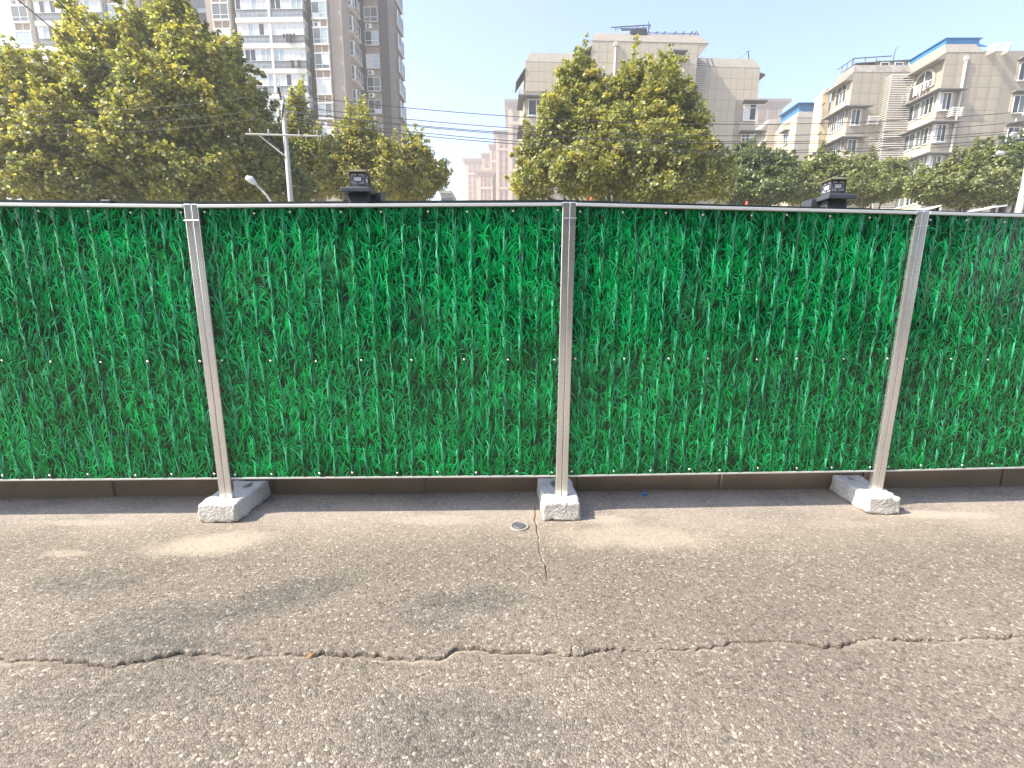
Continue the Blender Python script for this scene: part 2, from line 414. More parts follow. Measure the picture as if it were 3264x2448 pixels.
def build_road():
    s = np.concatenate([[-60, -30, -15, -8], np.arange(-5, 5.0001, 0.011), [8, 15, 30, 60]])
    c0 = 0.2
    s = s[np.abs(s - c0) > 0.016]
    s = np.sort(np.concatenate([s, c0 + np.array([-.014, -.008, -.005, -.003, -.001, .001, .003, .005, .008, .014])]))
    t0 = 1.72
    off = np.array([-.075, -.062, -.05, -.042, -.034, -.027, -.021, -.016, -.012, -.0085, -.006, -.004, -.0025, -.001, 0, .0012, .0028, .005, .008, .012, .018, .026, .036, .05])
    t = np.concatenate([[-60, -30, -12, -5, -2, 0, .6, 1.0, 1.25, 1.4, 1.5, 1.58, 1.62], t0 + off, np.arange(1.80, 3.2, 0.028), [3.2, 3.26, 3.34, 3.42, 3.52]])
    Sx, T = np.meshgrid(s, t)
    Y = T.copy()
    cx = np.array([c[0] for c in CRACK]); cy = np.array([c[1] for c in CRACK])
    rag = 0.016 * vnoise(s + 50, 1, 14) + 0.014 * vnoise(s + 50, 2, 45) + 0.010 * vnoise(s + 50, 3, 90)
    yc = np.interp(s, cx, cy) + rag
    d = T - t0
    inside = (np.abs(d) < 0.08)
    wid = 0.2 + 0.6 * np.clip(vnoise(s + 80, 5, 3.2) + 0.5, 0, 1)
    fall = np.clip(1 - (np.abs(d) - 0.08) / 0.35, 0, 1); fall[inside] = 1
    Y = T + (yc - t0)[None, :] * fall * (np.abs(Sx) < 7)
    Y = np.where(inside & (d < 0), (t0 + d * wid[None, :]) + (yc - t0)[None, :] * (np.abs(Sx) < 7), Y)
    # vertical crack
    vy = np.array([c[1] for c in VCRACK])[::-1]; vx = np.array([c[0] for c in VCRACK])[::-1]
    xc = np.interp(Y, vy, vx) + 0.022 * vnoise(Y + 9, 11, 9) + 0.012 * vnoise(Y + 9, 12, 30)
    fx = np.clip(1 - (np.abs(Sx - c0) - 0.02) / 0.3, 0, 1)
    X = Sx + (xc - c0) * fx * np.clip((Y - 1.15) / .45, 0, 1) * (Y < 3.6)
    # heights
    up_edge = 0.004 * (vnoise(Sx + 20, 21, 60))
    prof = np.interp(d, [-.075, -.05, -.027, -.012, -.004, -.001, .0028, .008, .018, .03], [0, -.003, -.010, -.016, -.026, -.024, -.007, -.0015, 0.0015, 0])
    dep = 0.6 + 0.9 * vnoise(s + 33, 7, 5)
    Z = prof * dep[None, :] * inside
    Z = Z + np.where(inside & (d > 0.0005) & (d < 0.03), up_edge, 0)
    Z = Z + np.where(d > 0, 0.004 * np.exp(-np.maximum(d, 0) / 0.06) * (d < 0.4), 0)
    e = Sx - c0
    vprof = np.interp(np.abs(e), [0, .001, .003, .005, .0081], [-.012, -.012, -.009, -.001, 0])
    vmask = (Y > yc[None, :] + 0.02) & (Y < 3.15)
    vstr = np.clip(0.35 + 1.5 * vnoise(Y + 70, 31, 6), 0, 1.1)
    Z = Z + vprof * vmask * vstr
    sand = np.interp(d, [-.07, -.045, -.03, -.006, -.002], [0, .35, 1, 1, 0]) * inside
    sand = sand * np.clip(0.75 + 1.3 * vnoise(s + 15, 41, 4), 0, 1)[None, :]
    n, k = X.shape
    V = np.stack([X, Y, Z], -1).reshape(-1, 3)
    idx = np.arange(n * k).reshape(n, k)
    Q = np.stack([idx[:-1, :-1], idx[:-1, 1:], idx[1:, 1:], idx[1:, :-1]], -1).reshape(-1, 4)
    me = np_mesh('road', V, Q, road_material())
    a = me.attributes.new('sand', 'FLOAT', 'POINT'); a.data.foreach_set('value', sand.astype(np.float32).ravel())
    return structure(link('road', me))
build_road()

g = MB(); g.v = [(-700, -500, -0.03), (700, -500, -0.03), (700, 950, -0.03), (-700, 950, -0.03)]; g.f = [(0, 1, 2, 3)]
structure(g.build('ground', M['pave']))

# kerb of single stones behind the fence, and the pavement it holds
kx0, ky0, kx1, ky1 = -3.133, 3.213, 3.517, 3.475
KY = math.atan2(ky1 - ky0, kx1 - kx0)
def kerb_at(x): return ky0 + (x - kx0) * math.tan(KY)
kerb = structure(link('kerb', MB().box(-12, 12, 0.012, 0.14, -0.02, 0.17).mesh('kerb_bed', M['pave']), None, (0, kerb_at(0), 0), KY))
joints = [on_z(x * 0.4629, y * 0.4629).x for x, y in ((248, 1073), (588, 1071), (918, 1069), (1248, 1067), (1560, 1063))]
pitch = (joints[-1] - joints[0]) / 4
edges = [joints[0] - pitch * k for k in range(8, 0, -1)] + joints + [joints[-1] + pitch * k for k in range(1, 9)]
for a, b2 in zip(edges[:-1], edges[1:]):
    ln = (b2 - a) / math.cos(KY)
    o = MB().box(0.006, ln - 0.006, -0.0 , 0.15, -0.025, 0.20).build('kerb_stone', M['kerb'], kerb, (a / math.cos(KY), random.uniform(-.004, .004), random.uniform(-.004, .004)))
    bevel(o, 0.012, 2)
pv = MB().box(-60, 60, 0.16, 6.0, -0.02, 0.14).build('pavement', M['pave'], None, (0, kerb_at(0), 0), KY); structure(pv)

# small iron valve cover, bottle cap and dead leaves lying on the road
lid = MB(); lid.smooth = False
ring = [(0.058 * math.cos(t), 0.058 * math.sin(t)) for t in np.linspace(0, 2 * math.pi, 33)[:-1]]
def disc(mb, r0, r1, z0, z1, n=32):
    c = [[mb.pt((r * math.cos(2 * math.pi * j / n), r * math.sin(2 * math.pi * j / n), z)) for j in range(n)] for r, z in ((r0, z0), (r1, z1))]
    for j in range(n): mb.f.append((c[0][j], c[0][(j + 1) % n], c[1][(j + 1) % n], c[1][j]))
    return c
vc = thing('valve_cover', 'small round iron valve cover set in the asphalt beside the middle concrete footing', 'valve cover', (0.053, 2.793, 0))
b_ = MB(); disc(b_, 0.062, 0.060, 0.0, 0.009); disc(b_, 0.060, 0.050, 0.009, 0.009); disc(b_, 0.050, 0.049, 0.009, 0.003)
b_.build('rim', M['pave'], vc)
b_ = MB(); c_ = disc(b_, 0.049, 0.034, 0.004, 0.005); disc(b_, 0.034, 0.031, 0.005, 0.0095); c2_ = disc(b_, 0.031, 0.012, 0.0095, 0.0105); b_.f.append(tuple(c2_[1]))
b_.box(-0.028, 0.028, -0.004, 0.004, 0.0105, 0.013)
b_.build('lid', M['iron'], vc)
bc = MB(); disc(bc, 0.017, 0.016, 0.0, 0.014, 20); t_ = disc(bc, 0.016, 0.013, 0.014, 0.016, 20); bc.f.append(tuple(t_[1]))
bc.box(0.012, 0.034, -0.006, 0.006, 0.001, 0.008)
o = bc.build('bottle_cap', M['blue_plastic'], None, (1.013, 3.29, 0.001), 0.6)
tag(o, 'blue plastic bottle cap lying in the shade at the foot of the kerb', 'bottle cap')
def dry_leaf(loc, rz, sz, label):
    mb = MB()
    outline = [(-1, 0), (-.55, .28), (-.1, .42), (.35, .3), (1, 0.02), (.4, -.3), (-.1, -.38), (-.6, -.26)]
    def h(x, y): return 0.25 * abs(y) + 0.12 * math.sin(3 * x) + 0.14
    top = [mb.pt((x * sz, y * sz, h(x, y) * sz)) for x, y in outline]; c = mb.pt((0, 0, .05 * sz)); bt = [mb.pt((x * sz, y * sz, (h(x, y) - .06) * sz)) for x, y in outline]; cb = mb.pt((0, 0, .0))
    n = len(outline)
    for k in range(n): mb.f += [(c, top[k], top[(k + 1) % n]), (cb, bt[(k + 1) % n], bt[k]), (top[k], bt[k], bt[(k + 1) % n], top[(k + 1) % n])]
    o = mb.build('dead_leaf', M['dryleaf'], None, loc, rz)
    tag(o, label, 'leaf', 'dead leaves on the asphalt')
dry_leaf((-0.845, 1.685, 0.0), 0.9, 0.02, 'orange dead leaf caught in the crack across the asphalt')

# ================================================================ FOOTINGS
def footing(cx, cy, L_, W_, H_, rz, seed, hole, label):
    rs = np.random.RandomState(seed)
    bm = bmesh.new()
    nx, ny, nz = 26, 44, 13
    # grid box
    vs = {}
    def vert(i, j, k):
        if (i, j, k) not in vs:
            vs[(i, j, k)] = bm.verts.new(((i / nx - .5) * W_, (j / ny - .5) * L_, k / nz * H_))
        return vs[(i, j, k)]
    def quad(*a): bm.faces.new([vert(*q) for q in a])
    for i in range(nx):
        for j in range(ny):
            quad((i, j, 0), (i, j + 1, 0), (i + 1, j + 1, 0), (i + 1, j, 0)); quad((i, j, nz), (i + 1, j, nz), (i + 1, j + 1, nz), (i, j + 1, nz))
    for i in range(nx):
        for k in range(nz):
            quad((i, 0, k), (i + 1, 0, k), (i + 1, 0, k + 1), (i, 0, k + 1)); quad((i, ny, k), (i, ny, k + 1), (i + 1, ny, k + 1), (i + 1, ny, k))
    for j in range(ny):
        for k in range(nz):
            quad((0, j, k), (0, j, k + 1), (0, j + 1, k + 1), (0, j + 1, k)); quad((nx, j, k), (nx, j + 1, k), (nx, j + 1, k + 1), (nx, j, k + 1))
    pits = [(rs.uniform(-.5, .5) * W_, rs.uniform(-.5, .5) * L_, rs.uniform(0, 1) * H_, rs.uniform(.004, .011)) for _ in range(170)]
    ph = rs.rand(12) * 7
    chips = [(sx * W_ / 2, sy * L_ / 2 + rs.uniform(-.03, .03) if rs.rand() < .5 else rs.uniform(-.5, .5) * L_, rs.choice([0, 1]) * H_, rs.uniform(.012, .03)) for sx in (-1, 1) for sy in (-1, 1) for _ in range(3)]
    chips += [(rs.uniform(-.5, .5) * W_, -L_ / 2, rs.choice([0, 0, 1]) * H_, rs.uniform(.012, .026)) for _ in range(7)]
    for (i, j, k), v in vs.items():
        x, y, z = v.co
        n = Vector(((i == nx) - (i == 0), (j == ny) - (j == 0), (k == nz) - (k == 0)))
        cnt = sum(1 for q in n if q)
        # rounded arrises, taper, waviness
        if cnt > 1: v.co -= n.normalized() * 0.006 * (1 + .8 * math.sin(40 * (x + y + z) + ph[0]))
        tp = 1 - 0.035 * (z / H_)
        v.co.x *= tp; v.co.y *= 1 - 0.02 * (z / H_)
        w = 0.0022 * math.sin(31 * x + ph[1] + 23 * y) + 0.002 * math.sin(47 * y + ph[2] - 35 * z) + rs.uniform(-.0011, .0011)
        if n.length: v.co += n.normalized() * w
        for px, py, pz, pr in pits:
            d2 = (x - px) ** 2 + (y - py) ** 2 + (z - pz) ** 2
            if d2 < pr * pr and n.length: v.co -= n.normalized() * pr * 0.45 * (1 - d2 / pr / pr)
        for px, py, pz, pr in chips:
            d = math.sqrt((x - px) ** 2 + (y - py) ** 2 + (z - pz) ** 2)
            if d < pr: v.co += (Vector((0, 0, H_ * .5)) - Vector((x, y, z))).normalized() * (pr - d) * 0.55
        if k == nz:
            hx, hy, ha, hb = hole
            dd = ((x - hx) / ha) ** 2 + ((y - hy) / hb) ** 2
            if dd < 1: v.co.z -= 0.05 * min(1, (1 - dd) * 3)
        if k == 0 and cnt > 0: v.co.z = max(0.0, v.co.z) + (0.006 * max(0, math.sin(37 * (x + y) + ph[3])) if cnt else 0)
        if k == 0 and cnt == 1: v.co.z = 0.0
    me = bpy.data.meshes.new('concrete_footing'); bm.to_mesh(me); bm.free()
    me.polygons.foreach_set('use_smooth', [True] * len(me.polygons))
    me.materials.append(M['concrete'])
    o = link('concrete_footing', me, None, (cx, cy, 0), rz)
    tag(o, label, 'concrete block', 'concrete footings under the fence posts')
    return o
footing(-1.945, 3.03, 0.42, 0.262, 0.13, -0.03, 3, (0.035, 0.11, 0.022, 0.045), 'concrete block under the left double post, its shaded right side facing the view')
footing(0.333, 3.095, 0.45, 0.258, 0.13, 0.035, 5, (-0.01, 0.1, 0.03, 0.06), 'concrete block under the middle double post beside the valve cover')
footing(2.608, 3.19, 0.41, 0.222, 0.13, -0.02, 8, (0.0, 0.13, 0.03, 0.04), 'concrete block under the right double post, notched at its front lower edge')

# ================================================================ FENCE
POST = [Vector((-1.938, 2.914, 0)), Vector((0.347, 2.979, 0)), Vector((2.626, 3.097, 0))]
PTOP = [2.026, 2.06, 2.041]
d0 = (POST[1] - POST[0]).normalized(); d2 = (POST[2] - POST[1]).normalized()
POST = [POST[0] - d0 * 4.58 + Vector((0, -0.03, 0)), POST[0] - d0 * 2.29 + Vector((0, -0.012, 0))] + POST + [POST[2] + (d2 + Vector((0, .012, 0))).normalized() * 2.29]
PTOP = [2.02, 2.02] + PTOP + [2.02]
PBOT = [0.270, 0.270, 0.271, 0.274, 0.277, 0.285]
fence = thing('hoarding_fence', 'galvanised hoarding fence with panels printed with green grass blades', 'fence', (0.347, 3.0, 0))
FO = fence.location.copy()

RIB = .1045
def rib(x):
    """how far the corrugated sheet stands proud at x: shallow trapezoid ribs"""
    f = np.mod(x, RIB)
    return np.interp(f, [0, .076, .0815, .094, .0995, RIB], [0, 0, .0042, .0042, 0, 0])
def grass_mesh(W, H, seed=4):
    """the flat grass print: thin blades lying on the sheet, drawn back to front"""
    rs = np.random.RandomState(seed)
    nb = 11500
    order = np.linspace(0, 1, nb)
    x = rs.rand(nb) * W; z = rs.rand(nb) * (H + .05) - .05
    clump = 0.012 * (rs.rand(nb) - .5)
    x = np.where(rs.rand(nb) < .8, np.round(x / .052 + .35 * np.sin(z * 9)) * .052 + rs.randn(nb) * .011, x)
    ln = rs.uniform(.05, .135, nb); wd = rs.uniform(.0026, .0058, nb)
    lean = rs.randn(nb) * .33; curl = rs.randn(nb) * .95
    wild = rs.rand(nb) < .16; curl = np.where(wild, curl * 2.2, curl); lean = np.where(wild, lean * 2.3, lean)
    kind = rs.rand(nb) * .66 + order * .42
    # pale upright blades along the ribs: rib highlights put into the print colour
    rib_glint = np.zeros(nb, bool)
    si = rs.choice(np.arange(nb * 6 // 10, nb), 950, replace=False); rib_glint[si] = True
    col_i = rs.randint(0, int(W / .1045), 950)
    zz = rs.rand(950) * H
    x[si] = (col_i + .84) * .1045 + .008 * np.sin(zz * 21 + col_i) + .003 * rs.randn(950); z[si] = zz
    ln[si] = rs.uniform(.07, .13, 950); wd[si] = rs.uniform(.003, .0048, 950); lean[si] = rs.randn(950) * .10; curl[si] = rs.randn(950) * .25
    ns = 6
    t = np.linspace(0, 1, ns)
    ang = lean[:, None] + curl[:, None] * t[None, :]
    step = ln[:, None] / (ns - 1)
    px = x[:, None] + np.concatenate([np.zeros((nb, 1)), np.cumsum(np.sin(ang[:, :-1]) * step, 1)], 1)
    pz = z[:, None] + np.concatenate([np.zeros((nb, 1)), np.cumsum(np.cos(ang[:, :-1]) * step, 1)], 1)
    w = wd[:, None] * np.array([.5, .95, 1.0, .85, .5, .04])[None, :]
    nx, nz = np.cos(ang), -np.sin(ang)
    V = np.zeros((nb, ns, 2, 3))
    V[:, :, 0, 0] = px - nx * w; V[:, :, 0, 2] = pz - nz * w
    V[:, :, 1, 0] = px + nx * w; V[:, :, 1, 2] = pz + nz * w
    V[..., 0] = np.clip(V[..., 0], .002, W - .002); V[..., 2] = np.clip(V[..., 2], .002, H - .002)
    V[..., 1] = -(0.0010 + 0.0022 * order)[:, None, None] - rib(V[..., 0])
    deep = np.array([.001, .030, .014]); mid = np.array([.0005, .215, .042]); br = np.array([.001, .43, .09]); pale = np.array([.07, .60, .29])
    k = kind[:, None]
    base = np.where(k < .45, deep + (mid - deep) * (k / .45), np.where(k < .85, mid + (br - mid) * ((k - .45) / .4), br))
    patch = 1 + .35 * np.sin(x * 7.3 + 1.3 * np.sin(z * 5)) * np.sin(z * 6.1 + 2 * np.sin(x * 3.1))
    holes = np.sin(x * 41 + 2.2 * np.sin(z * 17) + 1.5 * np.sin(x * 11)) * np.sin(z * 26 + 2.5 * np.sin(x * 13) + 1.2 * np.sin(z * 7))
    patch = patch * np.where(holes > .55, .58, np.where(holes > .35, .8, 1.08))
    base = base * np.clip(patch, .28, 1.4)[:, None]
    tip = base * 1.25 + (pale - base) * (np.clip(rs.rand(nb) - .5, 0, 1) * (order * .9 + .1))[:, None] * 1.9
    base[rib_glint] = np.array([.07, .46, .21]) * rs.uniform(.6, 1.2, (950, 1)); tip[rib_glint] = pale * rs.uniform(.75, 1.45, (950, 1))
    C = base[:, None, :] * .42 * (1 - t[None, :, None]) + tip[:, None, :] * t[None, :, None] * 1.0
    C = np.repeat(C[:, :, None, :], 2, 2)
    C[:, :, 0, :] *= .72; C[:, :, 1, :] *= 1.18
    idx = np.arange(nb * ns * 2).reshape(nb, ns, 2)
    Q = np.stack([idx[:, :-1, 0], idx[:, :-1, 1], idx[:, 1:, 1], idx[:, 1:, 0]], -1).reshape(-1, 4)
    return np_mesh('grass_print', V.reshape(-1, 3), Q, M['print'], C.reshape(-1, 3))
def print_mat():
    m, nt, N, L, b = nodes_of('grass_print_ink')
    at = N.new('ShaderNodeAttribute'); at.attribute_name = 'col'; L.new(at.outputs['Color'], b.inputs['Base Color'])
    b.inputs['Roughness'].default_value = 0.10; b.inputs['Specular IOR Level'].default_value = 0.4
    return m
M['print'] = print_mat()
M['sheet'] = mat('green_sheet', (0.001, 0.032, 0.014), 0.12, 0, 0.25, 9)
PW = 2.24
PHH = 1.71
screw_mb = MB(); screw_mb.smooth = True
c1 = disc(screw_mb, 0.0075, 0.0072, 0.0, 0.002, 10); c2 = disc(screw_mb, 0.0055, 0.0035, 0.003, 0.0055, 10)
for j in range(10): screw_mb.f.append((c1[1][j], c1[1][(j + 1) % 10], c2[0][(j + 1) % 10], c2[0][j]))
screw_mb.f.append(tuple(c2[1]))
SCREW = screw_mb.mesh('screw', M['screw'])

for i in range(5):
    A, B = POST[i], POST[i + 1]
    dv = (B - A); ln = dv.length; yaw = math.atan2(dv.y, dv.x); ux = dv.normalized(); back = Vector((-ux.y, ux.x, 0))
    za, zb = PTOP[i], PTOP[i + 1]
    ba, bb = PBOT[i], PBOT[i + 1]
    lean = 0.0
    # two uprights of this panel's frame
    for at_, zt, sgn in ((A, za, 1), (B, zb, -1)):
        p = at_ + ux * sgn * 0.0215 + back * 0.02
        o = MB().box(-.0205, .0205, -.02, .02, 0.075, zt).build('post', M['alu'], fence, p - FO, yaw)
        bevel(o, 0.006, 3)
    # rails between the uprights
    s0, s1 = 0.043, ln - 0.043
    def zt(x): return za + (zb - za) * x / ln
    def zb_(x): return ba + (bb - ba) * x / ln
    mb = MB()
    mb.hexa([(s0, -.006, zt(s0) - .023), (s1, -.006, zt(s1) - .023), (s1, .034, zt(s1) - .023), (s0, .034, zt(s0) - .023)],
            [(s0, -.006, zt(s0) - .005), (s1, -.006, zt(s1) - .005), (s1, .034, zt(s1) - .005), (s0, .034, zt(s0) - .005)])
    o = mb.build('top_rail', M['alu_rail'], fence, A + back * .004 - FO, yaw); bevel(o, 0.002, 2)
    mb = MB()
    mb.hexa([(s0, .010, zb_(s0) - .006), (s1, .010, zb_(s1) - .006), (s1, .04, zb_(s1) - .006), (s0, .04, zb_(s0) - .006)],
            [(s0, .010, zb_(s0) + .004), (s1, .010, zb_(s1) + .004), (s1, .04, zb_(s1) + .004), (s0, .04, zb_(s0) + .004)])
    mb.build('bottom_rail', M['alu_rail'], fence, A + back * .002 - FO, yaw)
    # printed sheet with its screws
    sw = ln - 0.05
    sh = MB()
    hL, hR = zt(0) - .022, zt(ln) - .022
    xs = sorted(set([0.0, sw] + [k * RIB + o_ for k in range(int(sw / RIB) + 1) for o_ in (.076, .0815, .094, .0995) if k * RIB + o_ < sw]))
    for y0 in (0.0, .0012):
        for x in xs:
            f_ = x / sw; yy = y0 - float(rib(x))
            sh.pt((x, yy, zb_(0) * (1 - f_) + zb_(ln) * f_)); sh.pt((x, yy, hL * (1 - f_) + hR * f_))
    nx_ = len(xs)
    for k in range(nx_ - 1):
        a0 = 2 * k; b0 = 2 * nx_ + 2 * k
        sh.f += [(a0, a0 + 2, a0 + 3, a0 + 1), (b0, b0 + 1, b0 + 3, b0 + 2), (a0, b0, b0 + 2, a0 + 2), (a0 + 1, a0 + 3, b0 + 3, b0 + 1)]
    sh.f += [(0, 1, 2 * nx_ + 1, 2 * nx_), (2 * nx_ - 2, 4 * nx_ - 2, 4 * nx_ - 1, 2 * nx_ - 1)]
    panel = sh.build('panel', M['sheet'], fence, A + ux * .025 + back * .022 - FO, yaw)
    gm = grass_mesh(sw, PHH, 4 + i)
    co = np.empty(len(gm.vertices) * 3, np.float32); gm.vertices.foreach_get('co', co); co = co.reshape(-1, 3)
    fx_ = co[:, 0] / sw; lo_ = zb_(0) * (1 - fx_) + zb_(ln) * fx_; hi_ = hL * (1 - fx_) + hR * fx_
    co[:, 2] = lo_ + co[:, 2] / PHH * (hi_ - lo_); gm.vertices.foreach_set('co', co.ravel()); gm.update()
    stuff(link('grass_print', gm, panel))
    rr = random.Random(i)
    for row, n in ((0, 9), (1, 8), (2, 9)):
        for k in range(n):
            x = 0.045 + (sw - 0.09) * k / (n - 1) + (rr.uniform(-.03, .03) if 0 < k < n - 1 else 0)
            zz = {0: zt(x) - .05, 1: (zt(x) + zb_(x)) / 2 - .08, 2: zb_(x) + .028}[row] + rr.uniform(-.006, .006)
            o = link('screw', SCREW, panel, (x, -0.0036 - float(rib(x)), zz)); o.rotation_euler = (math.pi / 2, 0, 0)
for i in (2, 3, 4):
    p = POST[i]
    dv = (POST[i + 1] - POST[i - 1]); yaw = math.atan2(dv.y, dv.x)
    pts = []
    ring_ = [(-.045, -.004), (.045, -.004), (.045, .044), (-.045, .044)]
    mb = MB()
    for k in range(4):
        (ax, ay), (bx_, by) = ring_[k], ring_[(k + 1) % 4]
        mb.tube([(ax, ay, PTOP[i] - .098 + .004 * k), ((ax + bx_) / 2, (ay + by) / 2 - .0006, PTOP[i] - .098 + .004 * k + .002), (bx_, by, PTOP[i] - .098 + .004 * k + .003)], 0.0022, 6)
    mb.build('wire_tie', M['screw'], fence, p - FO, yaw)

# dark rail that runs along the back of the fence
RB = 0.55
def rear_z(A, z): return CAM_H + (z - CAM_H) * (A.y + RB) / (A.y + 0.075)
rear = thing('rear_rail', 'thin dark rail on posts running just behind the fence top', 'railing', (0.347, 3.14, 0))
for i in range(5):
    A, B = POST[i], POST[i + 1]
    dv = B - A; yaw = math.atan2(dv.y, dv.x); ux = dv.normalized(); back = Vector((-ux.y, ux.x, 0))
    za, zb = rear_z(A, PTOP[i]), rear_z(B, PTOP[i + 1]); ln = dv.length
    mb = MB()
    mb.hexa([(0.002, 0, za - .01), (ln - .002, 0, zb - .01), (ln - .002, .04, zb - .01), (0.002, .04, za - .01)], [(0.002, 0, za + .026), (ln - .002, 0, zb + .026), (ln - .002, .04, zb + .026), (0.002, .04, za + .026)])
    mb.build('rail', M['darkrail'], rear, A + back * (RB - .02) - rear.location, yaw)
    for f in (0.16, 0.66):
        p = A + dv * f + back * RB
        MB().box(-.02, .02, -.015, .015, 0.10, za + (zb - za) * f - .012).build('post', M['darkrail'], rear, p - rear.location, yaw)
def rail_pt(px, py=200, dy=0.0):
    for i in range(5):
        A, B = POST[i], POST[i + 1]; n = Vector((-(B - A).y, (B - A).x, 0)).normalized()
        d = ray(px, py); t = (A + n * RB - CC).dot(n) / d.dot(n); q = CC + d * t
        if A.x <= q.x <= B.x:
            f = (q.x - A.x) / (B.x - A.x); return q, rear_z(A, PTOP[i]) * (1 - f) + rear_z(B, PTOP[i + 1]) * f, math.atan2((B - A).y, (B - A).x)
q, zt_, yw = rail_pt((1215 / 3.456) / S)
o = MB().box(-.034, .034, -.045, .03, zt_ - .012, zt_ + .028).build('joint_bracket', M['darkrail'], rear, Vector((q.x, q.y, 0)) - rear.location, yw); bevel(o, .006, 2)
q, zt_, yw = rail_pt((1600 + 1010 / 2.572) / S)
o = MB().box(-.022, .022, -.03, .03, zt_ - .012, zt_ + .022).build('joint_bracket', M['darkrail'], rear, Vector((q.x, q.y, 0)) - rear.location, yw); bevel(o, .005, 2)
for px_, lab in (((1600 + 733 / 2.572) / S, 'tiny red lamp on the dark rail above the middle panel, near the double post'), ((1600 + 2010 / 2.572) / S, 'tiny red lamp on the dark rail close to the right lantern')):
    q, zt_, yw = rail_pt(px_)
    mb = MB(); mb.smooth = True; mb.tube([(0, 0, 0), (0, 0, .006), (0, 0, .022), (0, 0, .028)], [.011, .010, .010, .006], 10)
    o = mb.build('warning_lamp', M['red'], None, (q.x, q.y, zt_ + .026)); tag(o, lab, 'warning lamp', 'red lamps on the rear rail')

def lantern(px, label):
    q, zt_, yw = rail_pt(px)
    t = thing('pillar_lamp', label, 'lamp', (q.x, q.y + .03, 0.0), 0, 'lanterns on dark pillars behind the fence')
    K = 1.17
    t.scale = (K, K, K); zt_ = zt_ / K
    o = MB().box(-.06, .06, -.05, .06, 0.10, zt_ + .064).build('pillar', M['slate'], t); bevel(o, .004)
    z = zt_ + .064
    o = MB().box(-.088, .088, -.10, .10, z, z + .026).build('cap', M['slate'], t); bevel(o, .004)
    o = MB().box(-.118, .118, .02, .13, z - .03, z + .022).build('saddle', M['slate'], t); bevel(o, .004)
    z += .026
    o = MB().box(-.060, .060, -.060, .060, z + .0005, z + .012).build('plinth', M['slate'], t); bevel(o, .002)
    MB().box(-.046, .046, -.046, .046, z + .012, z + .021).build('neck', M['slate'], t)
    z += .021
    hh, w = .073, .047
    body = MB().box(-w + .006, w - .006, -w + .006, w - .006, z + .003, z + hh - .003).build('shade', M['opal'], t)
    fr = MB()
    for sx in (-1, 1):
        for sy in (-1, 1):
            fr.box(*sorted((sx * w, sx * (w - .008))), *sorted((sy * w, sy * (w - .008))), z, z + hh)
    for z0, z1 in ((z, z + .011), (z + hh - .006, z + hh)):
        fr.box(-w + .008, w - .008, -w + .001, -w + .008, z0, z1); fr.box(-w + .008, w - .008, w - .008, w - .001, z0, z1)
        fr.box(-w + .001, -w + .008, -w + .008, w - .008, z0, z1); fr.box(w - .008, w - .001, -w + .008, w - .008, z0, z1)
    fr.build('frame', M['slate'], t)
    # fretwork: a centred rectangle with four short links
    for face in range(4):
        fx = MB()
        a0, a1, b0, b1 = -.024, .024, z + .025, z + .051
        tck = .0055
        y0, y1 = -w + .0018, -w + .0065
        fx.box(a0 - tck, a1 + tck, y0, y1, b1, b1 + tck); fx.box(a0 - tck, a1 + tck, y0, y1, b0 - tck, b0)
        fx.box(a0 - tck, a0, y0, y1, b0, b1); fx.box(a1, a1 + tck, y0, y1, b0, b1)
        fx.box(-.0035, .0035, y0, y1, b1 + tck, z + hh - .006); fx.box(-.0035, .0035, y0, y1, z + .011, b0 - tck)
        fx.box(-w + .008, a0 - tck, y0, y1, z + .0355, z + .0405); fx.box(a1 + tck, w - .008, y0, y1, z + .0355, z + .0405)
        fx.build('fretwork', M['slate'], t, None, face * math.pi / 2)
    zr = z + hh
    rf = MB(); e = .063
    rf.hexa([(-e, -e, zr), (e, -e, zr), (e, e, zr), (-e, e, zr)], [(-e, -e, zr + .006), (e, -e, zr + .006), (e, e, zr + .006), (-e, e, zr + .006)])
    rf.hexa([(-e, -e, zr + .006), (e, -e, zr + .006), (e, e, zr + .006), (-e, e, zr + .006)], [(-.02, -.02, zr + .022), (.02, -.02, zr + .022), (.02, .02, zr + .022), (-.02, .02, zr + .022)])
    rf.box(-.012, .012, -.012, .012, zr + .022, zr + .028)
    rf.build('roof', M['brass'], t)
lantern(1146 / S, 'square lantern on a dark pillar in front of the small yellowing tree')
lantern(2660 / S, 'square lantern on a dark pillar in front of the right bushy trees')

# ================================================================ the other side of the road (behind the view, mirrored in the glossy panels)
bf = thing('board_fence', 'pale upright board fence on the other side of the road, mirrored in the left panels', 'fence', (-7.6, -5.0, 0))
BRD = MB().box(-.17, .17, -.012, .012, 0.05, 2.55).mesh('board', M['whiteroof'])
for k in range(25): link('board', BRD, bf, (-4.4 + .365 * k, random.uniform(-.01, .01), random.uniform(-.5, .1)), .65)
for z in (.5, 2.0): MB().box(-4.7, 4.7, -.20, -.14, z, z + .08).build('rail', M['steel'], bf)

# ================================================================ BUILDINGS
class Fr:
    """local frame of a building: u along the front, w into the building, z up"""
    def __init__(s, px, py, D, yaw):
        q = on_y(px, py, D); s.o = Vector((q.x, q.y, 0)); s.yaw = R(yaw)
        s.a = Vector((math.cos(s.yaw), math.sin(s.yaw), 0)); s.w = Vector((-math.sin(s.yaw), math.cos(s.yaw), 0))
    def uz(s, p, w=0.0):
        d = ray(*p); t = (s.o + s.w * w - CC).dot(s.w) / d.dot(s.w); q = CC + d * t
        return (q - s.o).dot(s.a), q.z
    def wz(s, p, u=0.0):
        d = ray(*p); t = (s.o + s.a * u - CC).dot(s.a) / d.dot(s.a); q = CC + d * t
        return (q - s.o).dot(s.w), q.z

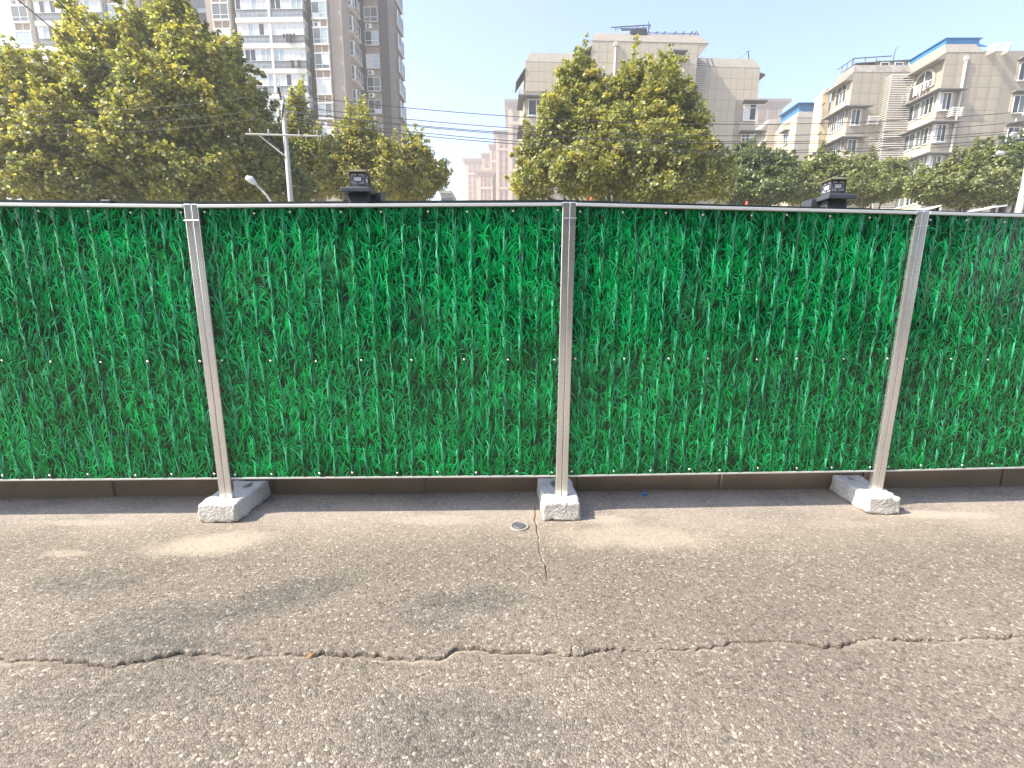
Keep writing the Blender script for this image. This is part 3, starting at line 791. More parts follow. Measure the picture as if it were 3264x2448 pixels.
def front(w0=0.0):  return lambda p: (p[0], w0 - p[1], p[2])          # (along, out, z): along = u
def left(u0=0.0):   return lambda p: (u0 - p[1], -p[0], p[2])          # along = -w
def right(u0=0.0):  return lambda p: (u0 + p[1], p[0], p[2])           # along = w
FACE_RZ = {'f': 0.0, 'l': -math.pi / 2, 'r': math.pi / 2}
def face_loc(face, base, a, out, z):
    if face == 'f': return (a, base - out, z)
    if face == 'l': return (base - out, -a, z)
    return (base + out, a, z)

_cache = {}
def cached(key, fn):
    if key not in _cache: _cache[key] = fn()
    return _cache[key]
def pane_mesh(w, h, m):
    return cached(('pane', round(w, 2), round(h, 2), m), lambda: MB().box(-w / 2, w / 2, -.012, .012, 0, h).mesh('pane', M[m]))
def window(root, face, base, a, z, w, h, cols=2, rows=1, split=None, glass=None, out=0.0, rnd=random, fw=.06, name='window', sill=True, frame='frame'):
    """frame mesh (shared) + one pane object per light; out is how far the frame stands proud"""
    def mk():
        mb = MB()
        mb.box(-w / 2, w / 2, -.07, .02, 0, fw); mb.box(-w / 2, w / 2, -.07, .02, h - fw, h)
        mb.box(-w / 2, -w / 2 + fw, -.07, .02, fw, h - fw); mb.box(w / 2 - fw, w / 2, -.07, .02, fw, h - fw)
        for k in range(1, cols):
            x = -w / 2 + w * k / cols; mb.box(x - fw / 2, x + fw / 2, -.066, .016, fw, h - fw)
        if split:
            for k in range(cols):
                x0 = -w / 2 + w * k / cols + fw / 2 + (fw / 2 if k == 0 else 0); x1 = -w / 2 + w * (k + 1) / cols - fw / 2 - (fw / 2 if k == cols - 1 else 0)
                mb.box(x0, x1, -.06, .01, split - fw / 2, split + fw / 2)
        if sill: mb.box(-w / 2 - .06, w / 2 + .06, -.14, .0, -.07, -.002)
        return mb.mesh(name, M[frame])
    me = cached(('win', round(w, 2), round(h, 2), cols, split, fw, sill, frame, name), mk)
    o = link(name, me, root, face_loc(face, base, a, out, z), FACE_RZ[face])
    pool = glass or ['glass_d', 'glass_d', 'glass_g', 'glass_g', 'curtain']
    pw = w / cols - fw * 0.9
    spans = [(fw, h - fw)] if not split else [(fw, split - fw / 2), (split + fw / 2, h - fw)]
    for k in range(cols):
        gm = rnd.choice(pool)
        for j, (z0, z1) in enumerate(spans):
            g2 = gm if (j == len(spans) - 1 or rnd.random() < .6) else rnd.choice(pool)
            link('pane', pane_mesh(pw, z1 - z0, g2), o, (-w / 2 + w * (k + .5) / cols, -.022 - (.012 if rnd.random() < .25 else 0), z0))
    return o
def arch_window(root, face, base, a, z, w, h, cols=3, out=0.0):
    """rectangular lights below, a dark half-round light above"""
    r = w / 2; hs = h - r; fw = .07; n = 14
    arc = [(r * math.cos(math.pi * k / n), hs + r * math.sin(math.pi * k / n)) for k in range(n + 1)]
    arc2 = [((r + .16) * math.cos(math.pi * k / n), hs + (r + .16) * math.sin(math.pi * k / n)) for k in range(n + 1)]
    ri = r - fw
    arci = [(ri * math.cos(math.pi * k / n), hs + ri * math.sin(math.pi * k / n)) for k in range(n + 1)]
    mb = MB()
    for A, B in ((arc2, arci),):
        for k in range(n):
            mb.hexa([(A[k][0], -.10, A[k][1]), (A[k + 1][0], -.10, A[k + 1][1]), (B[k + 1][0], -.10, B[k + 1][1]), (B[k][0], -.10, B[k][1])],
                    [(A[k][0], .02, A[k][1]), (A[k + 1][0], .02, A[k + 1][1]), (B[k + 1][0], .02, B[k + 1][1]), (B[k][0], .02, B[k][1])])
    mb.box(-r - .16, -r + fw, -.10, .02, 0, hs); mb.box(r - fw, r + .16, -.10, .02, 0, hs)
    o = MB(); o.v, o.f = mb.v, mb.f
    surround = o.build('window', M['wall'], root, face_loc(face, base, a, out, z), FACE_RZ[face])
    fr = MB(); fr.box(-r + fw, r - fw, -.07, 0, 0, fw); fr.box(-r + fw, r - fw, -.07, 0, hs - fw / 2, hs + fw / 2)
    for k in range(1, cols):
        x = -r + w * k / cols; fr.box(x - fw / 2, x + fw / 2, -.066, 0, fw, hs - fw / 2)
    x = 0; fr.box(x - fw / 2, x + fw / 2, -.066, 0, hs + fw / 2, h - fw)
    fr.build('frame', M['frame'], surround)
    top = MB(); top.prism(arci, -.03, -.01); top.build('pane', M['glass_d'], surround)
    for k in range(cols):
        link('pane', pane_mesh(w / cols - fw, hs - 1.5 * fw, random.choice(['glass_g', 'glass_d', 'glass_g'])), surround, (-r + w * (k + .5) / cols, -.022, fw))
    return surround
def canopy(root, pts, z, th=.09, m='canopy'):
    """thin slab over the polygon pts (u, w)"""
    mb = MB()
    n = len(pts)
    lo = [mb.pt((x, y, z)) for x, y in pts]; hi = [mb.pt((x, y, z + th)) for x, y in pts]
    mb.f += [tuple(lo), tuple(reversed(hi))] + [(lo[k], hi[k], hi[(k + 1) % n], lo[(k + 1) % n]) for k in range(n)]
    c = mb.build('canopy', M[m], root)
    mb = MB()      # pale edge moulding, proud of the slab
    lo = [mb.pt((x, y, z + th)) for x, y in pts]
    cx, cy = sum(p[0] for p in pts) / n, sum(p[1] for p in pts) / n
    e = [(cx + (x - cx) * 1.015, cy + (y - cy) * 1.015) for x, y in pts]
    lo = [mb.pt((x, y, z + th + .002)) for x, y in e]; hi = [mb.pt((x, y, z + th + .06)) for x, y in e]
    mb.f += [tuple(lo), tuple(reversed(hi))] + [(lo[k], hi[k], hi[(k + 1) % n], lo[(k + 1) % n]) for k in range(n)]
    mb.build('edge_strip', M['canopy_top'], c)
    return c
def slats(root, face, base, a0, a1, z0, z1, out, pitch=.17, ends=True):
    """slatted cage standing 'out' from the wall; the slats are too thin to pick apart"""
    xf = {'f': front, 'l': left, 'r': right}[face](base)
    mb = MB(xf); z = z0
    while z < z1 - .05:
        mb.hexa([(a0, out, z), (a1, out, z), (a1, out - .05, z + .07), (a0, out - .05, z + .07)], [(a0, out, z + .025), (a1, out, z + .025), (a1, out - .05, z + .095), (a0, out - .05, z + .095)])
        if ends:
            for aa in (a0, a1 - .04): mb.box(aa, aa + .04, 0.01, out - .055, z + .02, z + .09)
        z += pitch
    for aa in (a0 + .02, a1 - .07): mb.box(aa, aa + .05, out - .11, out - .06, z0, z1)
    o = mb.build('louvre', M['louvre'], root); stuff(o)
    return o
def wall_panels(root, face, base, a0, a1, z0, z1, na, nz, skip=(), m='panel', gap=.028, proud=.02):
    w, h = (a1 - a0) / na, (z1 - z0) / nz
    me = cached(('wp', round(w, 3), round(h, 3), m), lambda: MB().box(-w / 2 + gap / 2, w / 2 - gap / 2, -proud, .02, gap / 2, h - gap / 2).mesh('wall_panel', M[m]))
    for i in range(na):
        for j in range(nz):
            x, z = a0 + (i + .5) * w, z0 + j * h
            if any(x + w / 2 > s[0] and x - w / 2 < s[1] and z + h > s[2] and z < s[3] for s in skip): continue
            link('wall_panel', me, root, face_loc(face, base, x, random.uniform(-.004, .004), z), FACE_RZ[face])
def mansard(root, u0, u1, w0, w1, z0, z1, iu, iw, m='mansard', flip_r=True, rb=None):
    mb = MB()
    il, ir = (iu if isinstance(iu, tuple) else (iu, iu))
    mb.hexa([(u0, w0, z0), (u1, w0, z0), (u1, w1, z0), (u0, w1, z0)], [(u0 + il, w0 + iw, z1), (u1 - ir, w0 + iw, z1), (u1 - ir, w1, z1), (u0 + il, w1, z1)])
    return mb.build('roof', M[m], root)
def ac_unit(root, face, base, a, z, out=0.0):
    me = cached('ac', lambda: MB().box(-.42, .42, -.32, 0, 0, .58).mesh('air_conditioner', M['acwhite']))
    o = link('air_conditioner', me, root, face_loc(face, base, a, out, z), FACE_RZ[face])
    def g():
        mb = MB(); n = 18
        c = [mb.pt((-.1 + .22 * math.cos(2 * math.pi * k / n), -.33, .29 + .22 * math.sin(2 * math.pi * k / n))) for k in range(n)]
        d = [mb.pt((-.1 + .22 * math.cos(2 * math.pi * k / n), -.315, .29 + .22 * math.sin(2 * math.pi * k / n))) for k in range(n)]
        mb.f += [tuple(c)] + [(c[k], d[k], d[(k + 1) % n], c[(k + 1) % n]) for k in range(n)]
        return mb.mesh('grille', M['acdark'])
    link('grille', cached('acg', g), o)
    return o
def pipe(root, pts, r=.07, m='pipe'):
    mb = MB(); mb.smooth = True; mb.tube(pts, r, 8)
    p = Vector(pts[0]); o = mb.build('drain_pipe', M[m], root)
    hb = MB().box(p.x - .17, p.x + .17, p.y - .12, p.y + .16, p.z - .25, p.z + .12).build('hopper', M[m], o)
    return o
def laundry(name, face, fr, base, items, z, label, m, out=.5):
    """garments on a rod, their own thing"""
    t = thing(name, label, 'laundry', fr.o, fr.yaw)
    xf = {'f': front, 'l': left, 'r': right}[face](base)
    MB(xf).box(items[0][0] - .3, items[-1][0] + .5, out - .015, out + .015, z, z + .03).build('rod', M['frame'], t)
    for a, wd, ln, mm in items:
        mb = MB(xf); n = 5
        pts = []
        for k in range(n + 1):
            f = k / n; pts.append((a + wd * f, out + .05 * math.sin(f * 9 + a), z))
        for k in range(n):
            p, q = pts[k], pts[k + 1]; l0 = ln * (1 - .12 * math.sin(k * 2.1 + a)); l1 = ln * (1 - .12 * math.sin((k + 1) * 2.1 + a))
            mb.hexa([(p[0], p[1], p[2]), (q[0], q[1], q[2]), (q[0] + .03, q[1] + .03, z - l1), (p[0] + .02, p[1] + .03, z - l0)],
                    [(p[0], p[1] + .03, p[2]), (q[0], q[1] + .03, q[2]), (q[0] + .03, q[1] + .06, z - l1), (p[0] + .02, p[1] + .06, z - l0)])
        mb.build('garment', M[mm], t)
    return t

# ---------------------------------------------------------------- middle stepped apartment block
def middle_block():
    F = Fr(*Z4(728, 400), 50, 2.0)
    B = thing('apartment_block', 'cream panelled apartment block with a raised middle and steel roof trellis, behind the middle tree', 'building', F.o, F.yaw)
    # raised centre
    u1, _ = F.uz(Z4(1603, 330)); ue, ze = F.uz(Z4(730, 205)); _, zt = F.uz(Z4(1180, 155), .8)
    MB().box(0, u1, 0, 12, 0, ze).build('wall', M['joint'], B)
    rw = 1.05
    mb = MB(); il = F.uz(Z4(762, 122), .8)[0]
    mb.hexa([(-.03, -.05, ze), (u1 + rw, -.05, ze), (u1 + rw, 12, ze), (-.03, 12, ze)], [(il, .7, zt), (u1 + rw - .75, .7, zt), (u1 + rw - .75, 12, zt), (il, 12, zt)])
    mb.build('roof', M['mansard'], B)
    mb = MB(); mb.hexa([(u1 + .002, 0, ze - 1.15), (u1 + rw * .12, 0, ze - 1.15), (u1 + rw * .12, 12, ze - 1.15), (u1 + .002, 12, ze - 1.15)], [(u1 + .002, 0, ze - .003), (u1 + rw, 0, ze - .003), (u1 + rw, 12, ze - .003), (u1 + .002, 12, ze - .003)])
    mb.build('cornice', M['panel'], B)
    n = 13; pitchz = ze - F.uz(Z4(900, 298))[1]
    wu, wz = F.uz(Z4(1435, 450)); wu2, wz2 = F.uz(Z4(1435, 335))
    wall_panels(B, 'f', 0, 0.0, u1, ze - 11 * pitchz, ze - .02, n, 11, [(wu - .55, wu + .55, wz - .1, wz2 + .1)])
    # filler round the small arch window
    w_ = u1 / n
    arch_window(B, 'f', 0, wu, wz, .95, wz2 - wz, 2, out=.05)
    fl = MB(front(0)); i0 = math.floor((wu - .55) / w_) * w_; i1 = math.ceil((wu + .55) / w_) * w_
    j0 = ze - .02 - math.ceil((ze - .02 - wz + .1) / pitchz) * pitchz; j1 = ze - .02 - math.floor((ze - .02 - wz2 - .1) / pitchz) * pitchz
    fl.box(i0 + .02, i1 - .02, .003, .022, j0 + .02, j1 - .02); fl.build('wall_panel', M['panel'], B)
    a, zc = F.uz(Z4(1380, 322)); b, _ = F.uz(Z4(1500, 322))
    canopy(B, [(a, -.75), (b, -.75), (b - .1, -.03), (a + .1, -.03)], zc + .02, .10)
    a, zc = F.uz(Z4(1385, 570)); b, _ = F.uz(Z4(1488, 570)); canopy(B, [(a, -.6), (b, -.6), (b - .1, -.03), (a + .1, -.03)], zc, .08)
    window(B, 'f', 0, (a + b) / 2, zc - 1.4, .95, 1.3, 2, out=.04)
    # drain pipe
    u, zp = F.uz(Z4(930, 232)); pipe(B, [(u, -.12, zp), (u, -.12, 0.3)], .085)
    # left face of the raised centre: canopy, openings, balcony canopy below
    w0, zl = F.wz(Z4(712, 500)); 
    zc = F.uz(Z4(720, 250))[1]
    mb = MB(); z_a = F.uz(Z4(722, 245), 0)[1]
    mb.hexa([(-.02, -.1, z_a - .12), (-.02, 3.0, z_a - .12), (-1.15, 3.0, z_a - 1.45), (-1.15, -.1, z_a - 1.45)], [(-.02, -.1, z_a), (-.02, 3.0, z_a), (-1.15, 3.0, z_a - 1.36), (-1.15, -.1, z_a - 1.36)])
    mb.build('canopy', M['canopy'], B)
    for k in range(4):
        z = z_a - 3.4 - 2.9 * k
        window(B, 'l', 0, -1.5, z, 1.7, 1.7, 2, out=.04)
    a, zc = F.uz(Z4(690, 522)); b, _ = F.uz(Z4(884, 522))
    for k in range(3):
        z = zc - 2.88 * k
        canopy(B, [(-.9, -.7), (b - .15, -.7), (b - .35, -.03), (b - .35, 0.0), (-.03, 0.0), (-.03, 2.6), (-.9, 2.6)] if False else [(-.8, -.75), (b, -.75), (b, -.032), (-.8, -.032)], z, .10)
        canopy(B, [(-.8, -.028), (-.032, -.028), (-.032, 2.8), (-.8, 2.8)], z, .10)
        window(B, 'f', 0, (.25 + b * .72) / 2 + .1, z - 1.75, b * .72 - .1, 1.55, 3, out=.05)
        MB(front(0)).box(.1, b * .8, .026, .055, z - 2.75, z - 1.83).build('spandrel', M['ylw'], B)
    # wings, set back
    for side in ('l', 'r'):
        W0 = 2.2
        if side == 'l':
            a0, zs = F.uz(Z4(192, 376), W0); a1 = -.01; _, ztop = F.uz(Z4(440, 312), W0 + .8); ins = F.uz(Z4(236, 305), W0 + .8)[0] - a0; insr = 0.0
        else:
            a1, zs = F.uz(Z4(2118, 430), W0); a0 = u1 + .01; _, ztop = F.uz(Z4(1850, 355), W0 + .8); ins = 0.0; insr = a1 - F.uz(Z4(2056, 363), W0 + .8)[0]
        MB().box(a0, a1, W0, 13, 0, zs).build('wall', M['joint'], B)
        mb = MB(); mb.hexa([(a0, W0 - .03, zs), (a1, W0 - .03, zs), (a1, 13, zs), (a0, 13, zs)], [(a0 + ins, W0 + .7, ztop), (a1 - insr, W0 + .7, ztop), (a1 - insr, 13, ztop), (a0 + ins, 13, ztop)])
        mb.build('roof', M['mansard'], B)
        ph = zs - F.uz(Z4(400, 462), W0)[1] if side == 'l' else zs - F.uz(Z4(1900, 515), W0)[1]
        nz = int((zs - 8.5) / ph)
        if side == 'l':
            na = max(1, round((a1 - a0) / (F.uz(Z4(328, 500), W0)[0] - F.uz(Z4(270, 500), W0)[0])))
            u_w = F.uz(Z4(325, 700), W0)[0] + .15
            zz = F.uz(Z4(250, 680), W0)[1]
            wall_panels(B, 'f', W0, a0, a1, zs - nz * ph, zs - .02, na, nz, [(a0 - 1, u_w, zz - 1.75 - 2.88 * k, zz + .05 - 2.88 * k) for k in range(4)])
            for k in range(4):
                z = zz - 2.88 * k
                canopy(B, [(a0 - .7, W0 - .7), (u_w - .05, W0 - .7), (u_w - .25, W0 - .04), (a0 - .7, W0 - .04)], z, .10)
                canopy(B, [(a0 - .7, W0 - .036), (a0 - .04, W0 - .036), (a0 - .04, W0 + 3.2), (a0 - .7, W0 + 3.2)], z, .10)
                window(B, 'f', W0, a0 + .32 + .85, z - 1.62, 1.7, 1.5, 2, out=.05, glass=['glass_b', 'glass_g', 'glass_d'])
                window(B, 'l', a0, -(W0 + 1.6), z - 1.62, 2.4, 1.5, 3, out=.05)
                MB(front(W0)).box(a0 + .02, u_w, -.01, .03, z - 2.6, z - 1.72).build('spandrel', M['panel'], B)
                MB(left(a0)).box(-(W0 + 3.2), -(W0 + .02), -.01, .05, z - 2.75, z - 1.72).build('spandrel', M['ylw'], B)
                b0, zb = F.uz(Z4(278, 880), W0); b1 = F.uz(Z4(384, 880), W0)[0]
                slats(B, 'f', W0, b0, b1, zb - 2.88 * k + .05, zb - 2.88 * k + 1.15, .55)
            # top-left awning and the cages on the left face
            zt2 = F.uz(Z4(186, 425), W0)[1]
            mb = MB(); mb.hexa([(a0 - .02, W0 - .1, zt2 - .1), (a0 - .02, W0 + 2.6, zt2 - .1), (a0 - .95, W0 + 2.6, zt2 - 1.45), (a0 - .95, W0 - .1, zt2 - 1.45)], [(a0 - .02, W0 - .1, zt2), (a0 - .02, W0 + 2.6, zt2), (a0 - .95, W0 + 2.6, zt2 - 1.37), (a0 - .95, W0 - .1, zt2 - 1.37)])
            mb.build('canopy', M['canopy'], B)
            slats(B, 'l', a0, -(W0 + 1.2), -(W0 + .1), F.uz(Z4(185, 672), W0)[1], F.uz(Z4(185, 602), W0)[1], .6)
        else:
            na = max(1, round((a1 - a0) / (F.uz(Z4(1857, 500), W0)[0] - F.uz(Z4(1800, 500), W0)[0])))
            u_w = F.uz(Z4(1958, 780), W0)[0]
            zz = F.uz(Z4(2000, 722), W0)[1]
            wall_panels(B, 'f', W0, a0, a1, zs - nz * ph, zs - .02, na, nz, [(u_w - .1, a1 + 1, zz - 1.75 - 2.88 * k, zz + .05 - 2.88 * k) for k in range(4)])
            b1 = F.uz(Z4(1652, 600), W0)[0]
            slats(B, 'f', W0, a0 + .06, b1, 9.0, F.uz(Z4(1625, 372), W0)[1], .7, .2)
            for k in range(4):
                z = zz - 2.88 * k
                canopy(B, [(u_w - .12, W0 - .75), (a1 + .75, W0 - .75), (a1 + .75, W0 - .04), (u_w + .05, W0 - .04)], z, .10)
                window(B, 'f', W0, (u_w + a1) / 2 + .1, z - 1.62, a1 - u_w - .3, 1.55, 2 if k == 0 else 3, split=1.2, out=.05, glass=['glass_g', 'glass_b', 'curtain', 'glass_d'])
                MB(front(W0)).box(u_w, a1 - .02, -.01, .03, z - 2.6, z - 1.72).build('spandrel', M['panel'], B)
            zr = F.uz(Z4(2130, 480), W0)[1]
            canopy(B, [(a1 + .004, W0 - .05), (a1 + .75, W0 + .3), (a1 + .75, W0 + 2.4), (a1 + .004, W0 + 2.4)], zr, .1)
            # roof aerial
            u, z = F.uz(Z4(2030, 360), W0 + 1.2); u2, z2 = F.uz(Z4(2018, 292), W0 + 1.2)
            mb = MB(); mb.tube([(u, W0 + 1.2, ztop - .1), (u2, W0 + 1.2, z2)], .05, 6); mb.tube([(u2, W0 + 1.2, z2 - .1), (u2 - 1.4, W0 + 1.2, ztop - .1)], .015, 5)
            mb.tube([(u2 - .25, W0 + 1.2, z2 - .05), (u2 + .25, W0 + 1.2, z2 + .08)], .02, 5); mb.build('aerial', M['steel'], B)
    # steel trellis on the roof
    tr = MB(); wq = 1.6
    def pq(X, Y, w=wq): u, z = F.uz(Z4(X, Y), w); return (u, w, z)
    def bar(a, b, r=.05): tr.tube([a, b], r, 5)
    bar(pq(895, 97), pq(1160, 80)); bar(pq(965, 105), pq(1190, 100, 2.6), .04); bar(pq(980, 118), pq(1185, 112, 2.4), .07); bar(pq(935, 97), pq(930, 122)); bar(pq(1185, 170), pq(1218, 76)); bar(pq(1202, 45), pq(1202, 140), .04)
    bar(pq(1160, 80), pq(1218, 76)); bar(pq(1120, 84), pq(1100, 116), .03); bar(pq(1165, 80), pq(1150, 112), .03); bar(pq(950, 96), pq(945, 120), .03)
    tr.build('trellis', M['steel'], B)
    tr = MB()
    for X in (1232, 1296, 1388, 1458, 1525, 1560):
        bar(pq(X, 178, .9), pq(X + 46 - (X - 1232) * .03, 130, 3.5), .06)
    for y, w in ((140, 3.2), (152, 2.6), (165, 1.8)): bar(pq(1205, y, w), pq(1612, y + 8, w), .03)
    bar(pq(1610, 188, .9), pq(1608, 142, .9), .06); bar(pq(1205, 180, .9), pq(1210, 138, .9), .05)
    tr.build('trellis', M['steel'], B)
    u, z = F.uz(Z4(1050, 168), .8); u2, z2 = F.uz(Z4(1185, 128), .8)
    MB().box(u, u2, .55, 2.2, z + .05, z2).build('roof_hatch', M['steel'], B)
    return F, B
middle_block()

# ---------------------------------------------------------------- right-hand stepped block
DG = ['glass_d', 'glass_d', 'glass_g', 'glass_g', 'glass_g']
def right_block():
    F = Fr(*Z5(1525, 600), 50, -1.0)
    B = thing('apartment_block', 'large cream apartment block at the right with a blue rooftop hoarding and banded corner windows', 'building', F.o, F.yaw)
    U1 = 17.5
    _, ze = F.uz(Z5(1545, 300)); il, zt = F.uz(Z5(1562, 232), .5)
    uP, _ = F.uz(Z5(1880, 300)); 
    wl, _ = F.wz(Z5(1272, 560)); WL = min(max(wl, 3.6), 6)
    # main walls
    MB().box(0, U1, 0, 12, 0, ze).build('wall', M['joint'], B)
    mb = MB(); mb.hexa([(-.05, -.05, ze), (uP, -.05, ze), (uP, 12, ze), (-.05, 12, ze)], [(il, .5, zt), (uP - .5, .5, zt), (uP - .5, 12, zt), (il, 12, zt)]); mb.build('roof', M['mansard'], B)
    _, zr = F.uz(Z5(2100, 290), .2); MB().box(uP + .01, U1, .1, 12, ze + .01, zr).build('parapet', M['mansard'], B)
    # eave of the mansard over the left face
    ev, zev = F.wz(Z5(1540, 352), -.6)
    mb = MB(); zz = F.uz(Z5(1530, 350))[1]
    mb.hexa([(-.85, .0, zz - .05), (-.03, .0, zz - .05), (-.03, WL, zz - .05), (-.85, WL, zz - .05)], [(-.85, .0, zz + .03), (-.03, .0, ze - .01), (-.03, WL, ze - .01), (-.85, WL, zz + .03)])
    mb.build('eave', M['mansard'], B)
    # blue sheet round the roof terrace
    ub, zb = F.uz(Z5(1575, 182), .9); ub1, _ = F.uz(Z5(1848, 185), .9)
    mb = MB(); mb.box(ub, ub1, .9, .97, zt - .02, zb - .08); mb.box(ub, ub + .07, .975, WL + 1, zt - .02, zb - .08); mb.box(ub - .15, ub1 + .2, .8, WL + 1.1, zb - .075, zb)
    mb.hexa([(ub1 + .01, .9, zt - .02), (ub1 + .9, .9, zt - .02), (ub1 + .9, .97, zt - .02), (ub1 + .01, .97, zt - .02)], [(ub1 + .01, .9, zb - .5), (ub1 + .02, .9, zb - .5), (ub1 + .02, .97, zb - .5), (ub1 + .01, .97, zb - .5)])
    mb.build('hoarding', M['bluesheet'], B)
    # panels on the front
    ph = F.uz(Z5(1700, 395))[1] - F.uz(Z5(1700, 490))[1]
    storeys = [F.uz(Z5(1540, Y))[1] for Y in (622, 880, 1135)]
    st = (storeys[0] - storeys[2]) / 2
    zc = [storeys[0] - st * k for k in range(5)]
    ub_ = F.uz(Z5(1620, 700))[0] + .1        # right end of the banded windows on the front
    uwin = [F.uz(Z5(X, Y))[0] for X, Y in ((2148, 470), (2100, 720), (2062, 975))]
    zw = [F.uz(Z5(2175, 530))[1], F.uz(Z5(2130, 785))[1], F.uz(Z5(2090, 1040))[1]]
    uw0 = sum(uwin) / 3
    skip = [(-1, ub_, z - 1.78, z + .02) for z in zc] + [(uw0 - .2, uw0 + 1.5, zw[0] - st * k - .05, zw[0] - st * k + 1.85) for k in range(5)]
    nz = 13
    wall_panels(B, 'f', 0, 0.0, U1, ze - nz * ph, ze - .02, 15, nz, skip, 'panel_dirty')
    wall_panels(B, 'l', 0, -WL, -.02, zc[0] + .15, ze - .6, 5, 2, [(-WL * .86, -WL * .14, 0, 99)], 'ylw')
    for k in range(5):
        z = zc[k]
        # canopy slab running round the corner
        canopy(B, [(-.8, -.65), (ub_ + .75, -.65), (ub_ + .35, -.034), (-.8, -.034)], z, .08)
        canopy(B, [(-.8, -.030), (-.034, -.030), (-.034, WL - .1), (-.8, WL - .1)], z, .08)
        window(B, 'f', 0, .28 + (ub_ - .55) / 2, z - 1.66, ub_ - .55, 1.6, 2, out=.04, glass=DG)
        MB(front(0)).box(ub_ - .24, ub_ + .02, .0, .03, z - 1.75, z - .01).build('pier', M['wall'], B)
        MB().box(-.06, .2, -.06, .2, z - 1.75, z - .01).build('corner_post', M['frame'], B)
        n = 2
        wlen = (WL - .9) / 2
        for j in range(2):
            window(B, 'l', 0, -(.42 + wlen * (j + .5)), z - 1.66, wlen - .12, 1.6, 3 if j == 0 else 2, out=.04, glass=DG)
        MB(left(0)).box(-WL + .05, -.02, .0, .09, z - st + .1, z - 1.76).build('spandrel', M['ylw'], B)
        # windows at the right with hoods
        zz = zw[0] - st * k
        window(B, 'f', 0, uw0 + .65, zz, 1.15, 1.6, 2, out=.02, glass=DG)
        canopy(B, [(uw0 - .35, -.6), (uw0 + 1.7, -.6), (uw0 + 1.6, -.034), (uw0 - .25, -.034)], zz + 1.75, .09)
        MB(front(0)).box(uw0 + 1.27, uw0 + 1.5, .0, .03, zz, zz + 1.7).build('pier', M['wall'], B); MB(front(0)).box(uw0 - .2, uw0 + .03, .0, .03, zz, zz + 1.7).build('pier', M['wall'], B)
    # arched window on the left face and its laundry
    zb0 = F.wz(Z5(1400, 640))[1]
    a_arch = -WL * .5
    zs0 = zc[0] + .95
    arch_window(B, 'l', 0, a_arch, zs0, WL * .55, min(ze - .75 - zs0, 2.9), 4, out=.05)
    laundry('laundry', 'l', F, 0, [(a_arch - 1.0, .3, 1.2, 'darkcloth'), (a_arch - .6, .6, .9, 'cloth'), (a_arch + .1, .3, 1.1, 'cloth'), (a_arch + .5, .4, .8, 'cloth')], zs0 + .55, 'pink and dark washing hung below the arched window of the right block', 'cloth', .55)
    slats(B, 'l', 0, -WL + .1, -WL + 1.1, zc[0] + .3, zc[0] + 1.2, .7)
    # cages and the drain pipe
    for (X0, Y0, X1, Y1) in ((1880, 355, 2030, 262),):
        a, z0 = F.uz(Z5(X0, Y0)); b, z1 = F.uz(Z5(X1, Y1)); slats(B, 'f', 0, a + .1, b, z0 + .3, z1 + .05, .9)
    a, z0 = F.uz(Z5(1540, 840)); b, z1 = F.uz(Z5(1668, 755)); slats(B, 'f', 0, a + .3, b, z0 + .05, z1 - .05, .7)
    slats(B, 'l', 0, -1.5, -.3, zc[2] - 2.7, zc[2] - 1.8, .7)
    u, z = F.uz(Z5(1728, 345)); pipe(B, [(u, -.14, z), (u, -.14, .3)], .11)
    # stepped-back neighbour of the same block
    W2 = WL
    uc, _ = F.uz(Z5(803, 600), W2); _, ze2 = F.uz(Z5(815, 462), W2); il2, zt2 = F.uz(Z5(825, 402), W2 + .6)
    WL2 = max(min(F.wz(Z5(640, 660), uc)[0] - W2, 5), 3)
    MB().box(uc, -.01, W2, W2 + WL2, 0, ze2).build('wall', M['joint'], B)
    mb = MB(); mb.hexa([(uc - .05, W2 - .04, ze2), (-.01, W2 - .04, ze2), (-.01, W2 + WL2, ze2), (uc - .05, W2 + WL2, ze2)], [(il2, W2 + .6, zt2), (-.01, W2 + .6, zt2), (-.01, W2 + WL2, zt2), (il2, W2 + WL2, zt2)]); mb.build('roof', M['mansard_dirty'], B)
    WL2 = F.wz(Z5(640, 660), uc)[0] - W2; WL2 = max(min(WL2, 5), 3)
    st2 = F.uz(Z5(805, 752), W2)[1] - F.uz(Z5(805, 1000), W2)[1]
    zc2 = [F.uz(Z5(805, 756), W2)[1] - st2 * k for k in range(4)]
    ubb = F.uz(Z5(880, 800), W2)[0] + .1
    wall_panels(B, 'f', W2, uc, -.02, ze2 - 11 * ph, ze2 - .02, 6, 11, [(uc - 1, ubb, z - 1.78, z + .02) for z in zc2], 'panel_dirty')
    slats(B, 'f', W2, -F.uz(Z5(1280, 700), W2)[0] * 0 - 2.6, -.9 + .75, 7.0, F.uz(Z5(1240, 505), W2)[1], .9, .22)
    mb = MB(); zz = zc2[0] + 2.75
    mb.hexa([(uc - .85, W2, zz), (uc - .03, W2, zz), (uc - .03, W2 + WL2, zz), (uc - .85, W2 + WL2, zz)], [(uc - .85, W2, zz + .08), (uc - .03, W2, ze2 - .01), (uc - .03, W2 + WL2, ze2 - .01), (uc - .85, W2 + WL2, zz + .08)]); mb.build('eave', M['mansard'], B)
